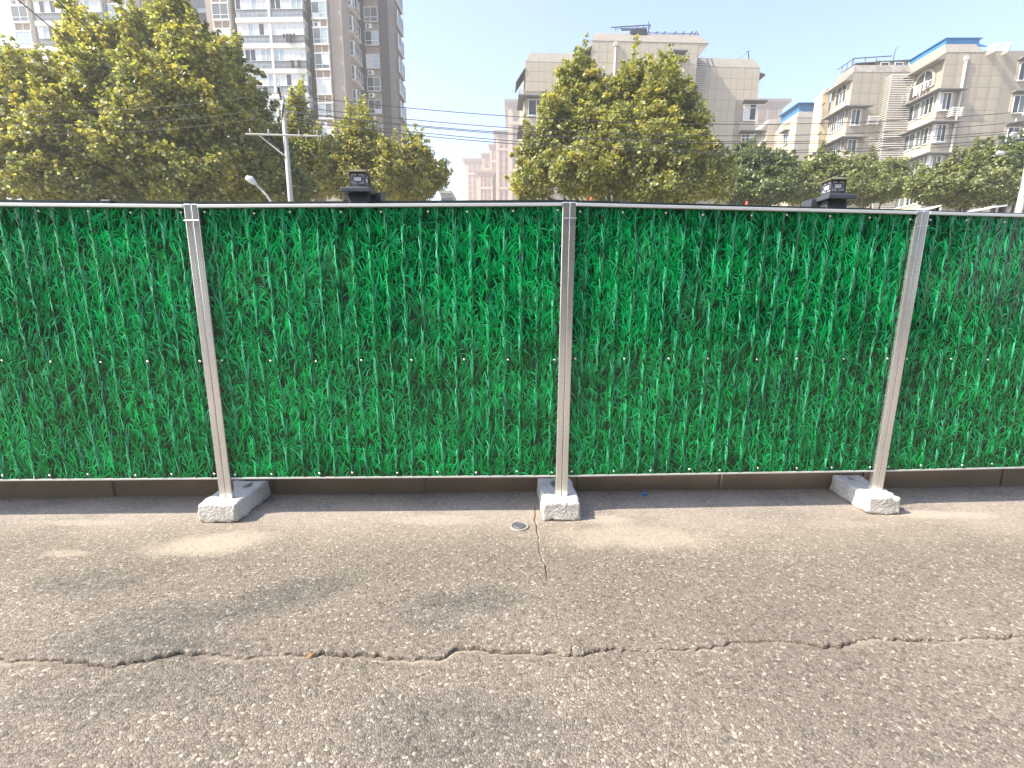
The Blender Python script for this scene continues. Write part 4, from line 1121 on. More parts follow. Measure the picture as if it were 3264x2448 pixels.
    for k in range(4):
        z = zc2[k]
        canopy(B, [(uc - .8, W2 - .65), (ubb + .7, W2 - .65), (ubb + .35, W2 - .034), (uc - .8, W2 - .034)], z, .08)
        canopy(B, [(uc - .8, W2 - .030), (uc - .034, W2 - .030), (uc - .034, W2 + WL2), (uc - .8, W2 + WL2)], z, .08)
        window(B, 'f', W2, (uc + .25 + ubb - .2) / 2, z - 1.66, ubb - uc - .5, 1.6, 2, out=.04, glass=DG)
        MB(front(W2)).box(ubb - .24, ubb + .02, .0, .03, z - 1.75, z - .01).build('pier', M['wall'], B)
        for j in range(2):
            window(B, 'l', uc, -(W2 + .4 + (WL2 - .8) * (j + .5) / 2), z - 1.66, (WL2 - .8) / 2 - .12, 1.6, 3, out=.04, glass=DG)
        MB(left(uc)).box(-W2 - WL2 + .05, -W2 - .02, .0, .09, z - st2 + .1, z - 1.76).build('spandrel', M['ylw'], B)
    MB(left(uc)).box(-W2 - WL2 + .05, -W2 - .02, .0, .06, zc2[0] + .15, zc2[0] + .95).build('spandrel', M['ylw'], B)
    arch_window(B, 'l', uc, -(W2 + WL2 * .45), zc2[0] + .95, WL2 * .5, 1.75 + .35, 3, out=.05)
    MB(left(uc)).box(-W2 - WL2 * .17, -W2 - .02, .0, .05, zc2[0] + .96, zz - .1).build('wall_panel', M['ylw'], B)
    a, z0 = F.uz(Z5(905, 900), W2); b, z1 = F.uz(Z5(1000, 825), W2); slats(B, 'f', W2, a, b, z0 + .05, z1, .6)
    # junk shelter on the lower roof
    a, z0 = F.uz(Z5(1000, 395), W2 + 1.2); b, z1 = F.uz(Z5(1330, 362), W2 + 1.2)
    MB().box(a, b, W2 + 1.2, W2 + 3, zt2 + .01, z1 - .02).build('roof_shed', M['mansard'], B)
    mb = MB(); mb.hexa([(a - 2.2, W2 + 1.1, z1 - .35), (b + .2, W2 + 1.1, z1), (b + .2, W2 + 3.1, z1), (a - 2.2, W2 + 3.1, z1 - .35)], [(a - 2.2, W2 + 1.1, z1 - .27), (b + .2, W2 + 1.1, z1 + .1), (b + .2, W2 + 3.1, z1 + .1), (a - 2.2, W2 + 3.1, z1 - .27)]); mb.build('shed_roof', M['canopy'], B)
    for k in range(3): window(B, 'f', W2 + 1.2, a + .9 + 1.5 * k, zt2 + .12, .9, max(.35, z1 - zt2 - .35), 1, out=.05, sill=False)
    tr = MB()
    for x0, x1 in ((il2, il2 + .0), (il2 + 1.2, il2 + 1.2), (il2 + 2.4, il2 + 2.4)): tr.tube([(x0, W2 + .8, zt2 - .02), (x0, W2 + .8, zt2 + .75)], .035, 5)
    tr.tube([(il2 - .1, W2 + .8, zt2 + .72), (il2 + 4.0, W2 + .8, zt2 + .95)], .05, 5); tr.tube([(il2, W2 + .8, zt2 + .72), (il2 - .1, W2 + WL2 - .1, zt2 + .7)], .04, 5)
    for k in range(3): tr.tube([(il2, W2 + 1 + .8 * k, zt2 - .02), (il2, W2 + 1 + .8 * k, zt2 + .68)], .03, 5)
    tr.tube([(il2 + 5.0, W2 + 2, zt2 + .9), (il2 + 5.1, W2 + 2, zt2 + 2.1), (il2 + 5.4, W2 + 2, zt2 + 2.5)], .04, 5)
    tr.build('roof_railing', M['steel'], B)
    # third, narrow step at the far left
    W3 = W2 + WL2 + .2
    u3, z3 = F.uz(Z5(640, 640), W3); u3l = F.uz(Z5(560, 700), W3)[0]
    MB().box(u3l, uc - .05, W3, W3 + 1.4, 0, z3).build('wall', M['ylw'], B)
    mb = MB(); mb.hexa([(u3l, W3 - .02, z3), (uc - .05, W3 - .02, z3), (uc - .05, W3 + 1.4, z3), (u3l, W3 + 1.4, z3)], [(u3l + .8, W3 + .6, z3 + 1.0), (uc - .05, W3 + .6, z3 + 1.0), (uc - .05, W3 + 1.4, z3 + 1.0), (u3l + .8, W3 + 1.4, z3 + 1.0)]); mb.build('roof', M['mansard'], B)
    for k in range(4):
        z = z3 - 2.9 - st2 * k
        window(B, 'f', W3, (u3l + uc - .8) / 2, z, min(1.5, (uc - .9 - u3l)), 1.5, 2, out=.04, glass=DG); canopy(B, [(u3l - .2, W3 - .7), (uc - .9, W3 - .7), (uc - .9, W3 - .03), (u3l, W3 - .03)], z + 1.65, .08)
    ac_unit(B, 'f', W3, (u3l + uc - .8) / 2 - .3, z3 - 2.9 - st2 - .8, .05)
    return F, B
right_block()

# ---------------------------------------------------------------- blue-roofed block between the two
def blue_block():
    F = Fr(*Z5(352, 900), 74, -1.0)
    B = thing('apartment_block', 'smaller cream block with a bright blue roof sheet between the two large blocks', 'building', F.o, F.yaw)
    _, ze = F.uz(Z5(360, 830)); il, zt = F.uz(Z5(378, 778), .6); u1, _ = F.uz(Z5(562, 850))
    u1 += 2.0
    WL = min(max(F.wz(Z5(205, 900))[0], 3), 14)
    MB().box(0, u1, 0, 11, 0, ze).build('wall', M['joint'], B)
    mb = MB(); mb.hexa([(-.05, -.05, ze), (u1, -.05, ze), (u1, WL, ze), (-.05, WL, ze)], [(il, .6, zt), (u1, .6, zt), (u1, WL, zt), (il, WL, zt)]); mb.build('roof', M['mansard'], B)
    ub, zb = F.uz(Z5(380, 718), .8)
    mb = MB(); mb.box(ub, u1, .8, .87, zt - .02, zb - .06); mb.box(ub, ub + .07, .875, WL + .5, zt - .02, zb - .06); mb.box(ub - .5, u1, .3, WL + .6, zb - .055, zb + .03); mb.build('hoarding', M['bluesheet'], B)
    ph = 1.15
    wall_panels(B, 'f', 0, .0, u1, ze - 12 * ph, ze - .02, 6, 12, (), 'panel')
    wall_panels(B, 'l', 0, -WL, -.01, ze - 12 * ph, ze - .02, 7, 12, [(-WL * .62, -WL * .3, ze - 3.0 - 2.9 * k, ze - 1.0 - 2.9 * k) for k in range(5)], 'ylw')
    for k in range(5):
        z = ze - 2.9 - 2.9 * k
        window(B, 'l', 0, -WL * .46, z, WL * .24, 1.6, 2, out=.04)
        mb = MB(left(0)); mb.box(-WL * .62, -WL * .3, .01, .9, z + 1.72, z + 1.82); mb.build('canopy', M['canopy'], B)
        MB(left(0)).box(-WL * .66, -WL * .25, .0, .02, z - .15, z + 1.7).build('wall_panel', M['ylw'], B)
    # lower neighbour with a sloped roof and an arched window
    W2 = 3.0
    G = Fr(*Z5(108, 1000), 80, -1.0)
    u1, z1 = G.uz(Z5(212, 880)); 
    B2 = thing('apartment_block', 'low cream block with an arched window and sloped roof, just right of the middle block', 'building', G.o, G.yaw)
    zt2 = G.uz(Z5(120, 838), .5)[1]
    MB().box(0, u1 + 1.5, 0, 9, 0, z1).build('wall', M['panel'], B2)
    mb = MB(); mb.hexa([(-.1, -.04, z1), (u1 + 1.5, -.04, z1), (u1 + 1.5, 9, z1), (-.1, 9, z1)], [(.5, .6, zt2), (u1 + 1.5, .6, zt2), (u1 + 1.5, 9, zt2), (.5, 9, zt2)]); mb.build('roof', M['mansard'], B2)
    mb = MB(); mb.hexa([(-1.1, 0, z1 - 1.0), (-.02, 0, z1 - 1.0), (-.02, 8, z1 - 1.0), (-1.1, 8, z1 - 1.0)], [(-1.1, 0, z1 - .92), (-.02, 0, z1 - .01), (-.02, 8, z1 - .01), (-1.1, 8, z1 - .92)]); mb.build('eave', M['mansard'], B2)
    arch_window(B2, 'l', 0, -4.0, z1 - 5.2, 3.4, 3.6, 3, out=.05)
    for k in range(1, 4): window(B2, 'l', 0, -4.0, z1 - 5.2 - 2.9 * k, 3.4, 1.6, 3, out=.05)
    ac_unit(B2, 'f', 0, .8, z1 - 5.5, .05)
blue_block()

# ---------------------------------------------------------------- tall tower at the left
def tower():
    F = Fr(*P(755, 110), 65, -2.0)
    B = thing('apartment_tower', 'tall beige apartment tower with white balcony bands at the left, behind the yellowing trees', 'building', F.o, F.yaw)
    U = lambda sx, w=0.0: F.uz(P(sx, 110), w)[0]
    ST = 2.87
    zb = F.uz(Z7(600, 370))[1]            # bottom of one white slab band
    lev = [zb + ST * k for k in range(-5, 4)]       # storeys shown with their fittings
    TOP = zb + ST * 6
    rnd = random.Random(3)
    WS = 14.0
    def wall(s0, s1, w0, m, w1=None, z1=TOP):
        MB().box(U(s0, w0), U(s1, w0), w0, w1 or WS, 0, z1).build('wall', M[m], B)
    # plan, from the left; the white balcony stacks stand proud, the dark recesses lie deep
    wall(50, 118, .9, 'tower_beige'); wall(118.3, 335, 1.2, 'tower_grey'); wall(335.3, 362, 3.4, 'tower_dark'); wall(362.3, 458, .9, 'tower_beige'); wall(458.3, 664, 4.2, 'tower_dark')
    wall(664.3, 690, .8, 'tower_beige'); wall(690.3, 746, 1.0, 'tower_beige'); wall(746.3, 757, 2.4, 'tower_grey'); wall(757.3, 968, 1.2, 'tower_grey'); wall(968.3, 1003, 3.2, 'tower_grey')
    wall(1003.3, 1053, 1.0, 'tower_beige'); 
    uc = U(1092, .8)
    MB().box(U(1053.3, .8), uc, .8, WS, 0, TOP).build('wall', M['tower_beige'], B)
    def bay(s0, s1, w0, z, k, pal=None):
        """projecting window box over a slatted niche"""
        a0, a1 = U(s0, w0), U(s1, w0); w = a1 - a0; c = (a0 + a1) / 2
        for zz in (z - .06, z + 1.84):
            MB(front(w0)).box(a0 - .08, a1 + .08, .0, .62, zz - .12, zz).build('ledge', M['tower_white'], B)
        MB(front(w0)).box(a0, a1, .0, .5, z - .06, z + 1.72).build('bay', M['tower_white'], B)
        window(B, 'f', w0, c, z - .05, w - .04, 1.76, 2, split=.52, out=.53, glass=pal or ['glass_b', 'glass_b', 'glass_g', 'curtain'], rnd=rnd, sill=False)
        # niche below the next ledge
        zn = z - 1.03
        MB(front(w0)).box(a0, a0 + .09, .0, .5, zn, z - .18).build('post', M['tower_white'], B); MB(front(w0)).box(a1 - .09, a1, .0, .5, zn, z - .18).build('post', M['tower_white'], B)
        MB(front(w0)).box(c - .05, c + .05, .0, .45, zn, z - .18).build('post', M['tower_white'], B)
        r = rnd.random()
        for side in (0, 1):
            x0, x1 = (a0 + .1, c - .06) if side == 0 else (c + .06, a1 - .1)
            if side == 0 and r < .5: ac_unit(B, 'f', w0, (x0 + x1) / 2, zn + .05, .12)
            else: MB(front(w0)).box(x0, x1, .3, .36, zn + .02, z - .2).build('slat_panel', M['niche'], B)
    def balcony(s0, s1, mid, z, k):
        a0, am, a1 = U(s0), U(mid), U(s1)
        MB(front(1.2)).box(a0 - .1, a1 + .1, .0, 1.32, z, z + .52).build('slab_band', M['tower_white'], B)
        # right return of the band
        for j, (x0, x1) in enumerate(((a0, am - .16), (am + .16, a1))):
            w = x1 - x0; c = (x0 + x1) / 2
            # railing above the band
            mb = MB(front(1.2)); zr = z + .53
            mb.box(x0, x1, 1.2, 1.25, zr + .88, zr + .94); mb.box(x0, x1, 1.2, 1.25, zr, zr + .06)
            n = rnd.choice([7, 7, 24, 24, 24])
            for q in range(n + 1):
                x = x0 + (w - .04) * q / n; mb.box(x, x + (.04 if n < 10 else .025), 1.205, 1.245, zr + .06, zr + .88)
            mb.build('railing', M['rail'], B)
            MB(front(1.2)).box(x0, x1, 1.05, 1.09, zr, zr + .9).build('infill', M['railglass'], B)
            # glazing between railing and the band above
            window(B, 'f', 1.2, c, z + 1.46, w, 1.4, 6, out=1.10, glass=['curtain', 'curtain', 'curtain', 'glass_b', 'glass_d'], rnd=rnd, fw=.07, sill=False)
        MB(front(1.2)).box(am - .15, am + .15, .0, 1.27, z + .525, z + ST - .005).build('pillar', M['tower_white'], B)
        MB(front(1.2)).box(a0 + .02, a1 - .02, .0, .95, z + .53, z + ST - .01).build('balcony_room', M['railglass'], B)
        # right flank: railing and lights
        mb = MB(right(a1)); mb.box(.1, 1.15, .0, .05, z + 1.40, z + 1.46); mb.box(.1, 1.15, .0, .05, z + .53, z + .6)
        for q in range(7): mb.box(.1 + .16 * q, .13 + .16 * q, .005, .045, z + .6, z + 1.4)
        mb.build('railing', M['rail'], B)
        window(B, 'r', a1 - .02, .62, z + 1.47, .95, 1.36, 2, out=.04, glass=['glass_g', 'glass_d', 'glass_b'], rnd=rnd, sill=False)
    for k, z in enumerate(lev):
        if k >= 3:
            bay(62, 114, .9, z + .75, k); balcony(122, 332, 226, z, k); bay(368, 424, .9, z + .75, k)
        bay(692, 744, 1.0, z + .72, k, ['curtain', 'glass_g', 'curtain']); balcony(758, 968, 864, z, k)
        bay(1004, 1051, 1.0, z + .72, k)
        # bluish recess windows behind the tree
        window(B, 'f', 4.2, U(640, 4.2), z + .5, 2.6, 1.9, 2, split=.6, out=.04, glass=['glass_b', 'glass_g'], rnd=rnd, sill=False, frame='rail')
        # recess beside the balconies with hanging units
        if k % 2 == 0: ac_unit(B, 'f', 3.2, U(985, 3.2), z + .3, .05)
        if k % 2 == 1 and k > 3: ac_unit(B, 'f', 3.4, U(352, 3.4), z + .3, .05)
        # flank that runs back from the corner pillar
        for wc in (4.6,):
            MB(right(uc)).box(wc - 1.5, wc + 1.5, .0, .65, z + .45, z + .57).build('ledge', M['tower_white'], B)
            MB(right(uc)).box(wc - 1.4, wc + 1.4, .0, .5, z + .58, z + 2.3).build('bay', M['tower_white'], B)
            window(B, 'r', uc, wc, z + .6, 2.75, 1.68, 3, split=.5, out=.53, glass=['glass_g', 'glass_d', 'glass_b'], rnd=rnd, sill=False)
            window(B, 'f', wc - 1.4, uc + .26, z + .6, .46, 1.68, 1, split=.5, out=.02, glass=['glass_g'], rnd=rnd, sill=False)
    pz = lev[3]
    pipe(B, [(U(978, 3.2), 3.05, TOP - .2), (U(978, 3.2), 3.05, .4)], .06)
    # second volume, set back on the right
    W2 = 7.2
    s = lambda x: F.uz(P(x, 200), W2)[0]
    a0, a1, a2 = s(1140), s(1243), s(1252)
    ur = s(1262)
    DP = min(max(F.wz(P(1283, 200), ur)[0], W2 + 2.0), W2 + 7)
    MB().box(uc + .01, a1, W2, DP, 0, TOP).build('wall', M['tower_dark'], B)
    MB().box(a1 + .01, ur, W2 - .25, DP, 0, TOP).build('wall', M['tower_grey'], B)
    WM = (W2 + DP) / 2; HW = (DP - W2) / 2 - .35
    for k, z in enumerate(lev):
        x0, x1 = s(1171), s(1214)
        for zz in (z + .50, z + 2.42): MB(front(W2)).box(x0 - .1, x1 + .1, .0, .6, zz - .1, zz).build('ledge', M['tower_beige'], B)
        MB(front(W2)).box(x0, x1, .0, .5, z + .51, z + 2.31).build('bay', M['tower_beige'], B)
        window(B, 'f', W2, (x0 + x1) / 2, z + .52, x1 - x0 - .05, 1.76, 2, split=.55, out=.53, glass=['glass_g', 'glass_d', 'glass_b', 'curtain'], rnd=rnd, sill=False)
        MB(front(W2)).box(x0, x1, .0, .3, z - .35, z + .38).build('slat_panel', M['niche'], B)
        if rnd.random() < .5: ac_unit(B, 'f', W2, x0 + .6, z - .33, .32)
        window(B, 'r', ur, WM, z + .5, HW * 2, 1.9, 2, split=.5, out=.35, glass=['glass_g', 'glass_d'], rnd=rnd)
        MB(right(ur)).box(WM - HW, WM + HW, .0, .34, z + .45, z + 2.45).build('bay', M['tower_grey'], B)
    MB().box(U(50) - .2, uc + .2, 1.0, WS + .1, TOP + .005, TOP + 1.2).build('parapet', M['tower_grey'], B)
    MB().box(uc + .21, ur + .2, W2 - .3, DP + .1, TOP + .005, TOP + 1.2).build('parapet', M['tower_grey'], B)
    k = 6
    laundry('laundry', 'f', F, 1.2, [(U(864) + 1.6, .3, .5, 'darkcloth'), (U(864) + 2.0, .35, .9, 'darkcloth'), (U(864) + 2.45, .3, 1.0, 'darkcloth'), (U(864) + 2.9, .25, .6, 'darkcloth')], F.uz(Z7(1400, 560))[1], 'black washing hanging over the railing of the right white balcony, second row from the top', 'darkcloth', 1.45)
    laundry('laundry', 'f', F, 1.2, [(U(864) + 2.4, .3, .9, 'darkcloth'), (U(864) + 2.9, .2, .7, 'cloth'), (U(864) + 3.3, .3, .85, 'darkcloth')], F.uz(Z7(1450, 980))[1], 'dark and pinkish washing hanging at the white balcony one row below the black washing', 'darkcloth', 1.45)
tower()

# ---------------------------------------------------------------- far towers down the street
def far_tower(sx0, sx1, sy, D, label, kind=0, yaw=0.0, depth=None, tier=False):
    F = Fr(sx0 / S, sy / S, D, yaw)
    u1, zt = F.uz(P(sx1, sy))
    B = thing('far_tower', label, 'building', F.o, F.yaw, 'hazy pinkish towers far down the street')
    dp = depth or max(u1, 12)
    MB().box(0, u1, 0, dp, 0, zt - 3).build('wall', M['far'], B)
    ov = u1 * .07 + .3
    mb = MB(); mb.hexa([(-.1, -.1, zt - 3), (u1 + .1, -.1, zt - 3), (u1 + .1, dp, zt - 3), (-.1, dp, zt - 3)], [(-ov * 2, -ov * 2, zt - 1), (u1 + ov * 2, -ov * 2, zt - 1), (u1 + ov * 2, dp, zt - 1), (-ov * 2, dp, zt - 1)])
    mb.box(-ov * 2.2, u1 + ov * 2.2, -ov * 2.2, dp, zt - .99, zt); mb.build('roof', M['farcap'], B)
    for x in ((0, .16), (.44, .52), (.86, 1.0)) if kind == 0 else ((0, .12), (.30, .36), (.62, .68), (.88, 1.0)):
        MB().box(u1 * x[0], u1 * x[1], -.55, .0, 0, zt - 3.02).build('pilaster', M['fartrim'], B)
    z = zt - 9
    while z > 20: MB().box(-.15, u1 + .15, -.8, -.56, z, z + 1.1).build('string_course', M['fartrim'], B); z -= 18
    if tier:
        for zz, g in ((zt - 11, 2.2), (zt - 13.2, 1.0)):
            MB().box(-g - 2, u1 + g + 3, -g - 2, dp, zz, zz + 1.1).build('cornice', M['farcap'], B)
        MB().box(-2, u1 + 3, -2, dp - .1, 0, zt - 13.25).build('wall', M['far'], B)
        MB().box(-2.6, -.5, -2.6, -2.005, 0, zt - 13.3).build('pilaster', M['fartrim'], B)
        for x in (.3, .55, .8):
            for k in range(6): MB().box(u1 * x, u1 * x + 1.6, -2.1, -1.99, zt - 18 - 3.1 * k, zt - 16.2 - 3.1 * k).build('window', M['farwin'], B)
    # each stack of openings: windows one storey apart
    nx = [.2, .6] if kind == 0 else [.14, .40, .72]
    me = cached(('fw', round(u1, 1)), lambda: MB().box(0, u1 * .16, -.12, .0, 0, 1.7).mesh('window', M['farwin']))
    z = zt - 8
    while z > 22:
        for x in nx: link('window', me, B, (u1 * x, 0, z))
        z -= 3.1
    # left flank facing the sun
    for f in (.02, .3, .6, .9): MB(left(0)).box(-dp * f - 1.0, -dp * f, .0, .5, 0, zt - 3.02).build('pilaster', M['fartrim'], B)
    return B
far_tower(1624, 1690, 322, 205, 'nearest of the hazy pink towers, its cornice showing just left of the middle block', 0, 0, 26)
far_tower(1584, 1632, 418, 245, 'hazy pink tower second from the middle block, seen left of the nearest one', 0, 0, 24)
far_tower(1564, 1588, 461, 265, 'slim hazy pink tower in the middle of the receding row', 0, 0, 20)
far_tower(1541, 1566, 489, 280, 'hazy tower just right of the farthest one in the row', 1, 0, 20)
far_tower(1487, 1540, 507, 300, 'farthest and leftmost hazy tower of the row, with a flat wide cornice', 1, 0, 24)
far_tower(1527, 1570, 545, 255, 'lower hazy tower standing in front of the two farthest ones', 1, 0, 20)
far_tower(2405, 2494, 322, 190, 'hazy stone tower with stacked cornices between the middle block and the blue roof', 0, 0, 30, True)
def small_house():
    F = Fr(*P(1404, 608), 120, 0)
    u1, zt = F.uz(P(1436, 608))
    B = thing('small_building', 'small grey flat-roofed building seen in the street gap right of the left trees', 'building', F.o, 0)
    MB().box(0, u1, 0, 10, 0, zt - .6).build('wall', M['mansard'], B); MB().box(-.3, u1 + .3, -.3, 10.3, zt - .59, zt).build('roof', M['canopy_top'], B)
    for k in range(3):
        for j in range(3): link('window', cached('shw', lambda: MB().box(0, 1.3, -.05, .02, 0, 1.5).mesh('window', M['glass_d'])), B, (u1 * (.12 + .3 * j), 0, zt - 3.2 - 3 * k))
small_house()

# ================================================================ TREES
def tree(name, label, base, trunk_r, blobs, n, size, pal, seed, group, m='leaf', trunk_h=None, flat=0.75, clump=(.35, .7), lead=1.0):
    """blobs: crown lobes (x, y, z, rx, ry, rz) in the world; leaves sit in clumps spread mostly near the lobe surfaces"""
    rs = np.random.RandomState(seed)
    t = thing(name, label, 'tree', (base[0], base[1], 0.0), 0, group)
    ox = np.array([base[0], base[1], 0.0])
    bl = np.array(blobs, float)
    vol = (bl[:, 3] * bl[:, 4] * bl[:, 5]) ** (2 / 3.); vol /= vol.sum()
    n = int(n * 2.0); ncl = max(30, n // 150)
    bi = rs.choice(len(bl), ncl, p=vol)
    d = rs.randn(ncl, 3); d /= np.linalg.norm(d, axis=1)[:, None]
    rad = np.where(rs.rand(ncl) < .84, rs.uniform(.72, 1.04, ncl), rs.rand(ncl) ** (1 / 3.) * .8)
    cc = bl[bi, :3] + d * bl[bi, 3:] * rad[:, None]
    crad = rs.uniform(clump[0], clump[1], ncl) * (0.8 + .5 * (rad < .7))
    tint = rs.rand(ncl)
    ns = int(ncl * .55)
    si = rs.choice(np.where((rad > .7) & (d[:, 2] > -.25))[0], ns)
    up = d[si] * .6 + np.array([0, 0, .75]) + rs.randn(ns, 3) * .25
    up /= np.linalg.norm(up, axis=1)[:, None]
    cc = np.concatenate([cc, cc[si] + up * (crad[si] * rs.uniform(.9, 1.7, ns))[:, None]])
    crad = np.concatenate([crad, crad[si] * rs.uniform(.22, .5, ns)]); d = np.concatenate([d, d[si]]); tint = np.concatenate([tint, np.clip(tint[si] + .15, 0, 1)])
    wgt = np.concatenate([np.ones(ncl), np.full(ns, .3)]); wgt /= wgt.sum(); ncl0 = ncl + ns * .3; ncl += ns
    # outer shoots take a lighter, yellower tint than the clumps they grow from
    # leaders: tapering shoots that rise out of the upper lobes
    lc, lr, lw = [], [], []
    for b_ in bl:
        for k in range(4 if b_[2] > np.median(bl[:, 2]) else 2):
            an, rr = rs.rand() * 6.283, rs.rand() ** .5 * .85
            st = b_[:3] + np.array([math.cos(an) * rr * b_[3], math.sin(an) * rr * b_[4], b_[5] * math.sqrt(max(0, 1 - rr * rr))])
            hgt = rs.uniform(.5, 1.35) * lead; lean_ = rs.randn(2) * .18 + np.array([math.cos(an), math.sin(an)]) * rr * .35
            for s_ in np.linspace(0, 1, 6):
                lc.append(st + np.array([lean_[0] * s_ * hgt, lean_[1] * s_ * hgt, s_ * hgt])); lr.append((.42 - .30 * s_) * (.6 + .4 * lead)); lw.append((.42 - .30 * s_) ** 1.6 * 3.0)
    lc, lr = np.array(lc), np.array(lr); nl = len(lc)
    cc = np.concatenate([cc, lc]); crad = np.concatenate([crad, lr]); d = np.concatenate([d, np.tile([[0, -.3, .8]], (nl, 1))]); tint = np.concatenate([tint, rs.rand(nl) * .5 + .35])
    wgt = np.concatenate([wgt * ncl0, np.array(lw)]); wgt /= wgt.sum(); ncl += nl
    li = rs.choice(ncl, n, p=wgt)
    off = rs.randn(n, 3); off *= (rs.rand(n) ** .45 / np.maximum(np.linalg.norm(off, axis=1), 1e-6))[:, None]
    off[:, 2] *= flat
    pos = cc[li] + off * crad[li][:, None]
    keep = pos[:, 2] > (1.2 if base[1] > 0 else .05)
    pos, li = pos[keep], li[keep]; n = len(pos)
    nrm = rs.randn(n, 3) * .8; nrm[:, 2] += .6; nrm += d[li] * .55
    nrm /= np.linalg.norm(nrm, axis=1)[:, None]
    tg = np.cross(nrm, rs.randn(n, 3)); tg /= np.linalg.norm(tg, axis=1)[:, None]
    bt = np.cross(nrm, tg)
    sz = size * .68 * rs.uniform(.55, 1.3, n)
    L = sz[:, None]
    droop = nrm * (sz * rs.uniform(-.25, .1, n))[:, None]
    V = np.stack([pos - tg * L * .55, pos - bt * L * .5 + tg * L * .05 + droop, pos + tg * L * .6 + droop * .6, pos + bt * L * .5 + tg * L * .05 + droop], 1)
    V = V - ox
    Q = np.arange(n * 4).reshape(n, 4)
    pal = np.array(pal, float)
    w = np.clip(tint[li] * .6 + rs.rand(n) * .5 - .1, 0, .999) * (len(pal) - 1)
    i0 = w.astype(int); f = (w - i0)[:, None]
    c = pal[i0] * (1 - f) + pal[np.minimum(i0 + 1, len(pal) - 1)] * f
    c *= rs.uniform(.62, 1.3, n)[:, None]
    glint = rs.rand(n) < .10; c[glint] = np.array([.55, .55, .36]) * rs.uniform(.8, 1.15, (glint.sum(), 1))  # scattered whitish leaves: glossy highlights painted into the leaf colour
    C = np.repeat(c[:, None, :], 4, 1).reshape(-1, 3)
    me = np_mesh('crown', V.reshape(-1, 3), Q, M[m], C)
    link('crown', me, t)
    # trunk and limbs
    top = bl[:, 2].max()
    th = trunk_h or top * .75
    mb = MB(); mb.smooth = True
    ctr = bl[:, :2].mean(0) - ox[:2]
    mb.tube([(0, 0, -.05), (.03, 0, th * .25), (ctr[0] * .3, ctr[1] * .3, th * .6), (ctr[0] * .7, ctr[1] * .7, th)], [trunk_r * 1.25, trunk_r, trunk_r * .7, trunk_r * .25], 9)
    mb.build('trunk', M['bark'], t)
    mb = MB()
    for b in bl:
        p1 = Vector(b[:3] - ox); st = Vector((ctr[0] * .2, ctr[1] * .2, min(th * .5, p1.z * .5)))
        mid = st.lerp(p1, .55) + Vector((rs.randn() * .2, rs.randn() * .2, .3))
        mb.tube([st, mid, p1, p1 + Vector((0, 0, b[5] * .6))], [trunk_r * .45, trunk_r * .28, trunk_r * .14, .012], 6)
        for k in range(5):
            e = p1 + Vector(rs.randn(3) * .5 * b[3:]); mb.tube([mid.lerp(p1, rs.rand()), e], [trunk_r * .1, .01], 4)
    mb.build('limbs', M['bark'], t)
    return t
def lobe(X, Y, D, rx, rz, ry=None):
    """crown lobe whose middle stands behind point X, Y of the photograph (2212-wide view) at distance D; sizes in that view's pixels"""
    p = on_y(X * .46293, Y * .46293, D)
    k = (p - CC).dot(FWD) / CAM_F * .46293
    return (p.x, p.y, p.z, max(rx * k - .22, .3), max((ry or rx) * k - .22, .3), max(rz * k - .28, .3))
PLANE = [(0.13, 0.165, 0.055), (0.19, 0.225, 0.07), (0.27, 0.29, 0.085), (0.35, 0.35, 0.095), (0.45, 0.41, 0.1), (0.56, 0.46, 0.07)]
PLANE2 = [(0.12, 0.15, 0.06), (0.165, 0.2, 0.075), (0.23, 0.26, 0.095), (0.31, 0.32, 0.11), (0.39, 0.37, 0.12)]
PLANE_Y = [(0.17, 0.2, 0.06), (0.25, 0.27, 0.08), (0.35, 0.35, 0.09), (0.46, 0.42, 0.1), (0.58, 0.47, 0.07)]
EVER = [(0.09, 0.135, 0.055), (0.125, 0.175, 0.07), (0.17, 0.225, 0.085), (0.23, 0.27, 0.11)]
EVER2 = [(0.13, 0.165, 0.06), (0.18, 0.215, 0.075), (0.245, 0.275, 0.1), (0.32, 0.335, 0.12)]
TG = 'trees standing behind the fence'
b = lobe(300, 420, 19, 10, 10)
tree('plane_tree', 'tallest yellowing plane tree at the left, its top reaching the upper edge', (b[0] + .6, 19.2), .24,
     [lobe(388, 70, 19, 55, 80), lobe(295, 128, 19.3, 70, 85), lobe(180, 95, 19.2, 24, 60), lobe(440, 170, 19, 75, 80), lobe(250, 215, 18.6, 90, 90), lobe(350, 240, 18, 100, 95), lobe(480, 300, 18.8, 85, 95), lobe(300, 350, 17.8, 110, 85), lobe(420, 395, 18, 110, 70), lobe(545, 385, 19, 62, 62), lobe(230, 420, 18, 100, 60)],
     80000, .17, PLANE, 11, TG)
tree('plane_tree', 'broad yellow-green plane tree at the far left in front of the tower', (lobe(90, 400, 18, 10, 10)[0], 18.4), .22,
     [lobe(110, 215, 18.4, 70, 80), lobe(195, 150, 18.8, 46, 66), lobe(60, 250, 18, 80, 85), lobe(150, 290, 17.6, 85, 80), lobe(40, 350, 17.6, 95, 80), lobe(140, 390, 17.4, 95, 65), lobe(-40, 330, 18, 80, 110)],
     56000, .17, PLANE_Y, 12, TG)
tree('plane_tree', 'dim grey-green tree behind the others at the left edge of the view', (lobe(-40, 300, 27, 10, 10)[0], 27), .2,
     [lobe(0, 190, 27, 50, 60), lobe(-50, 240, 27, 70, 90), lobe(20, 260, 27, 45, 60), lobe(-10, 330, 27, 80, 80)], 16000, .2, PLANE2, 13, TG)
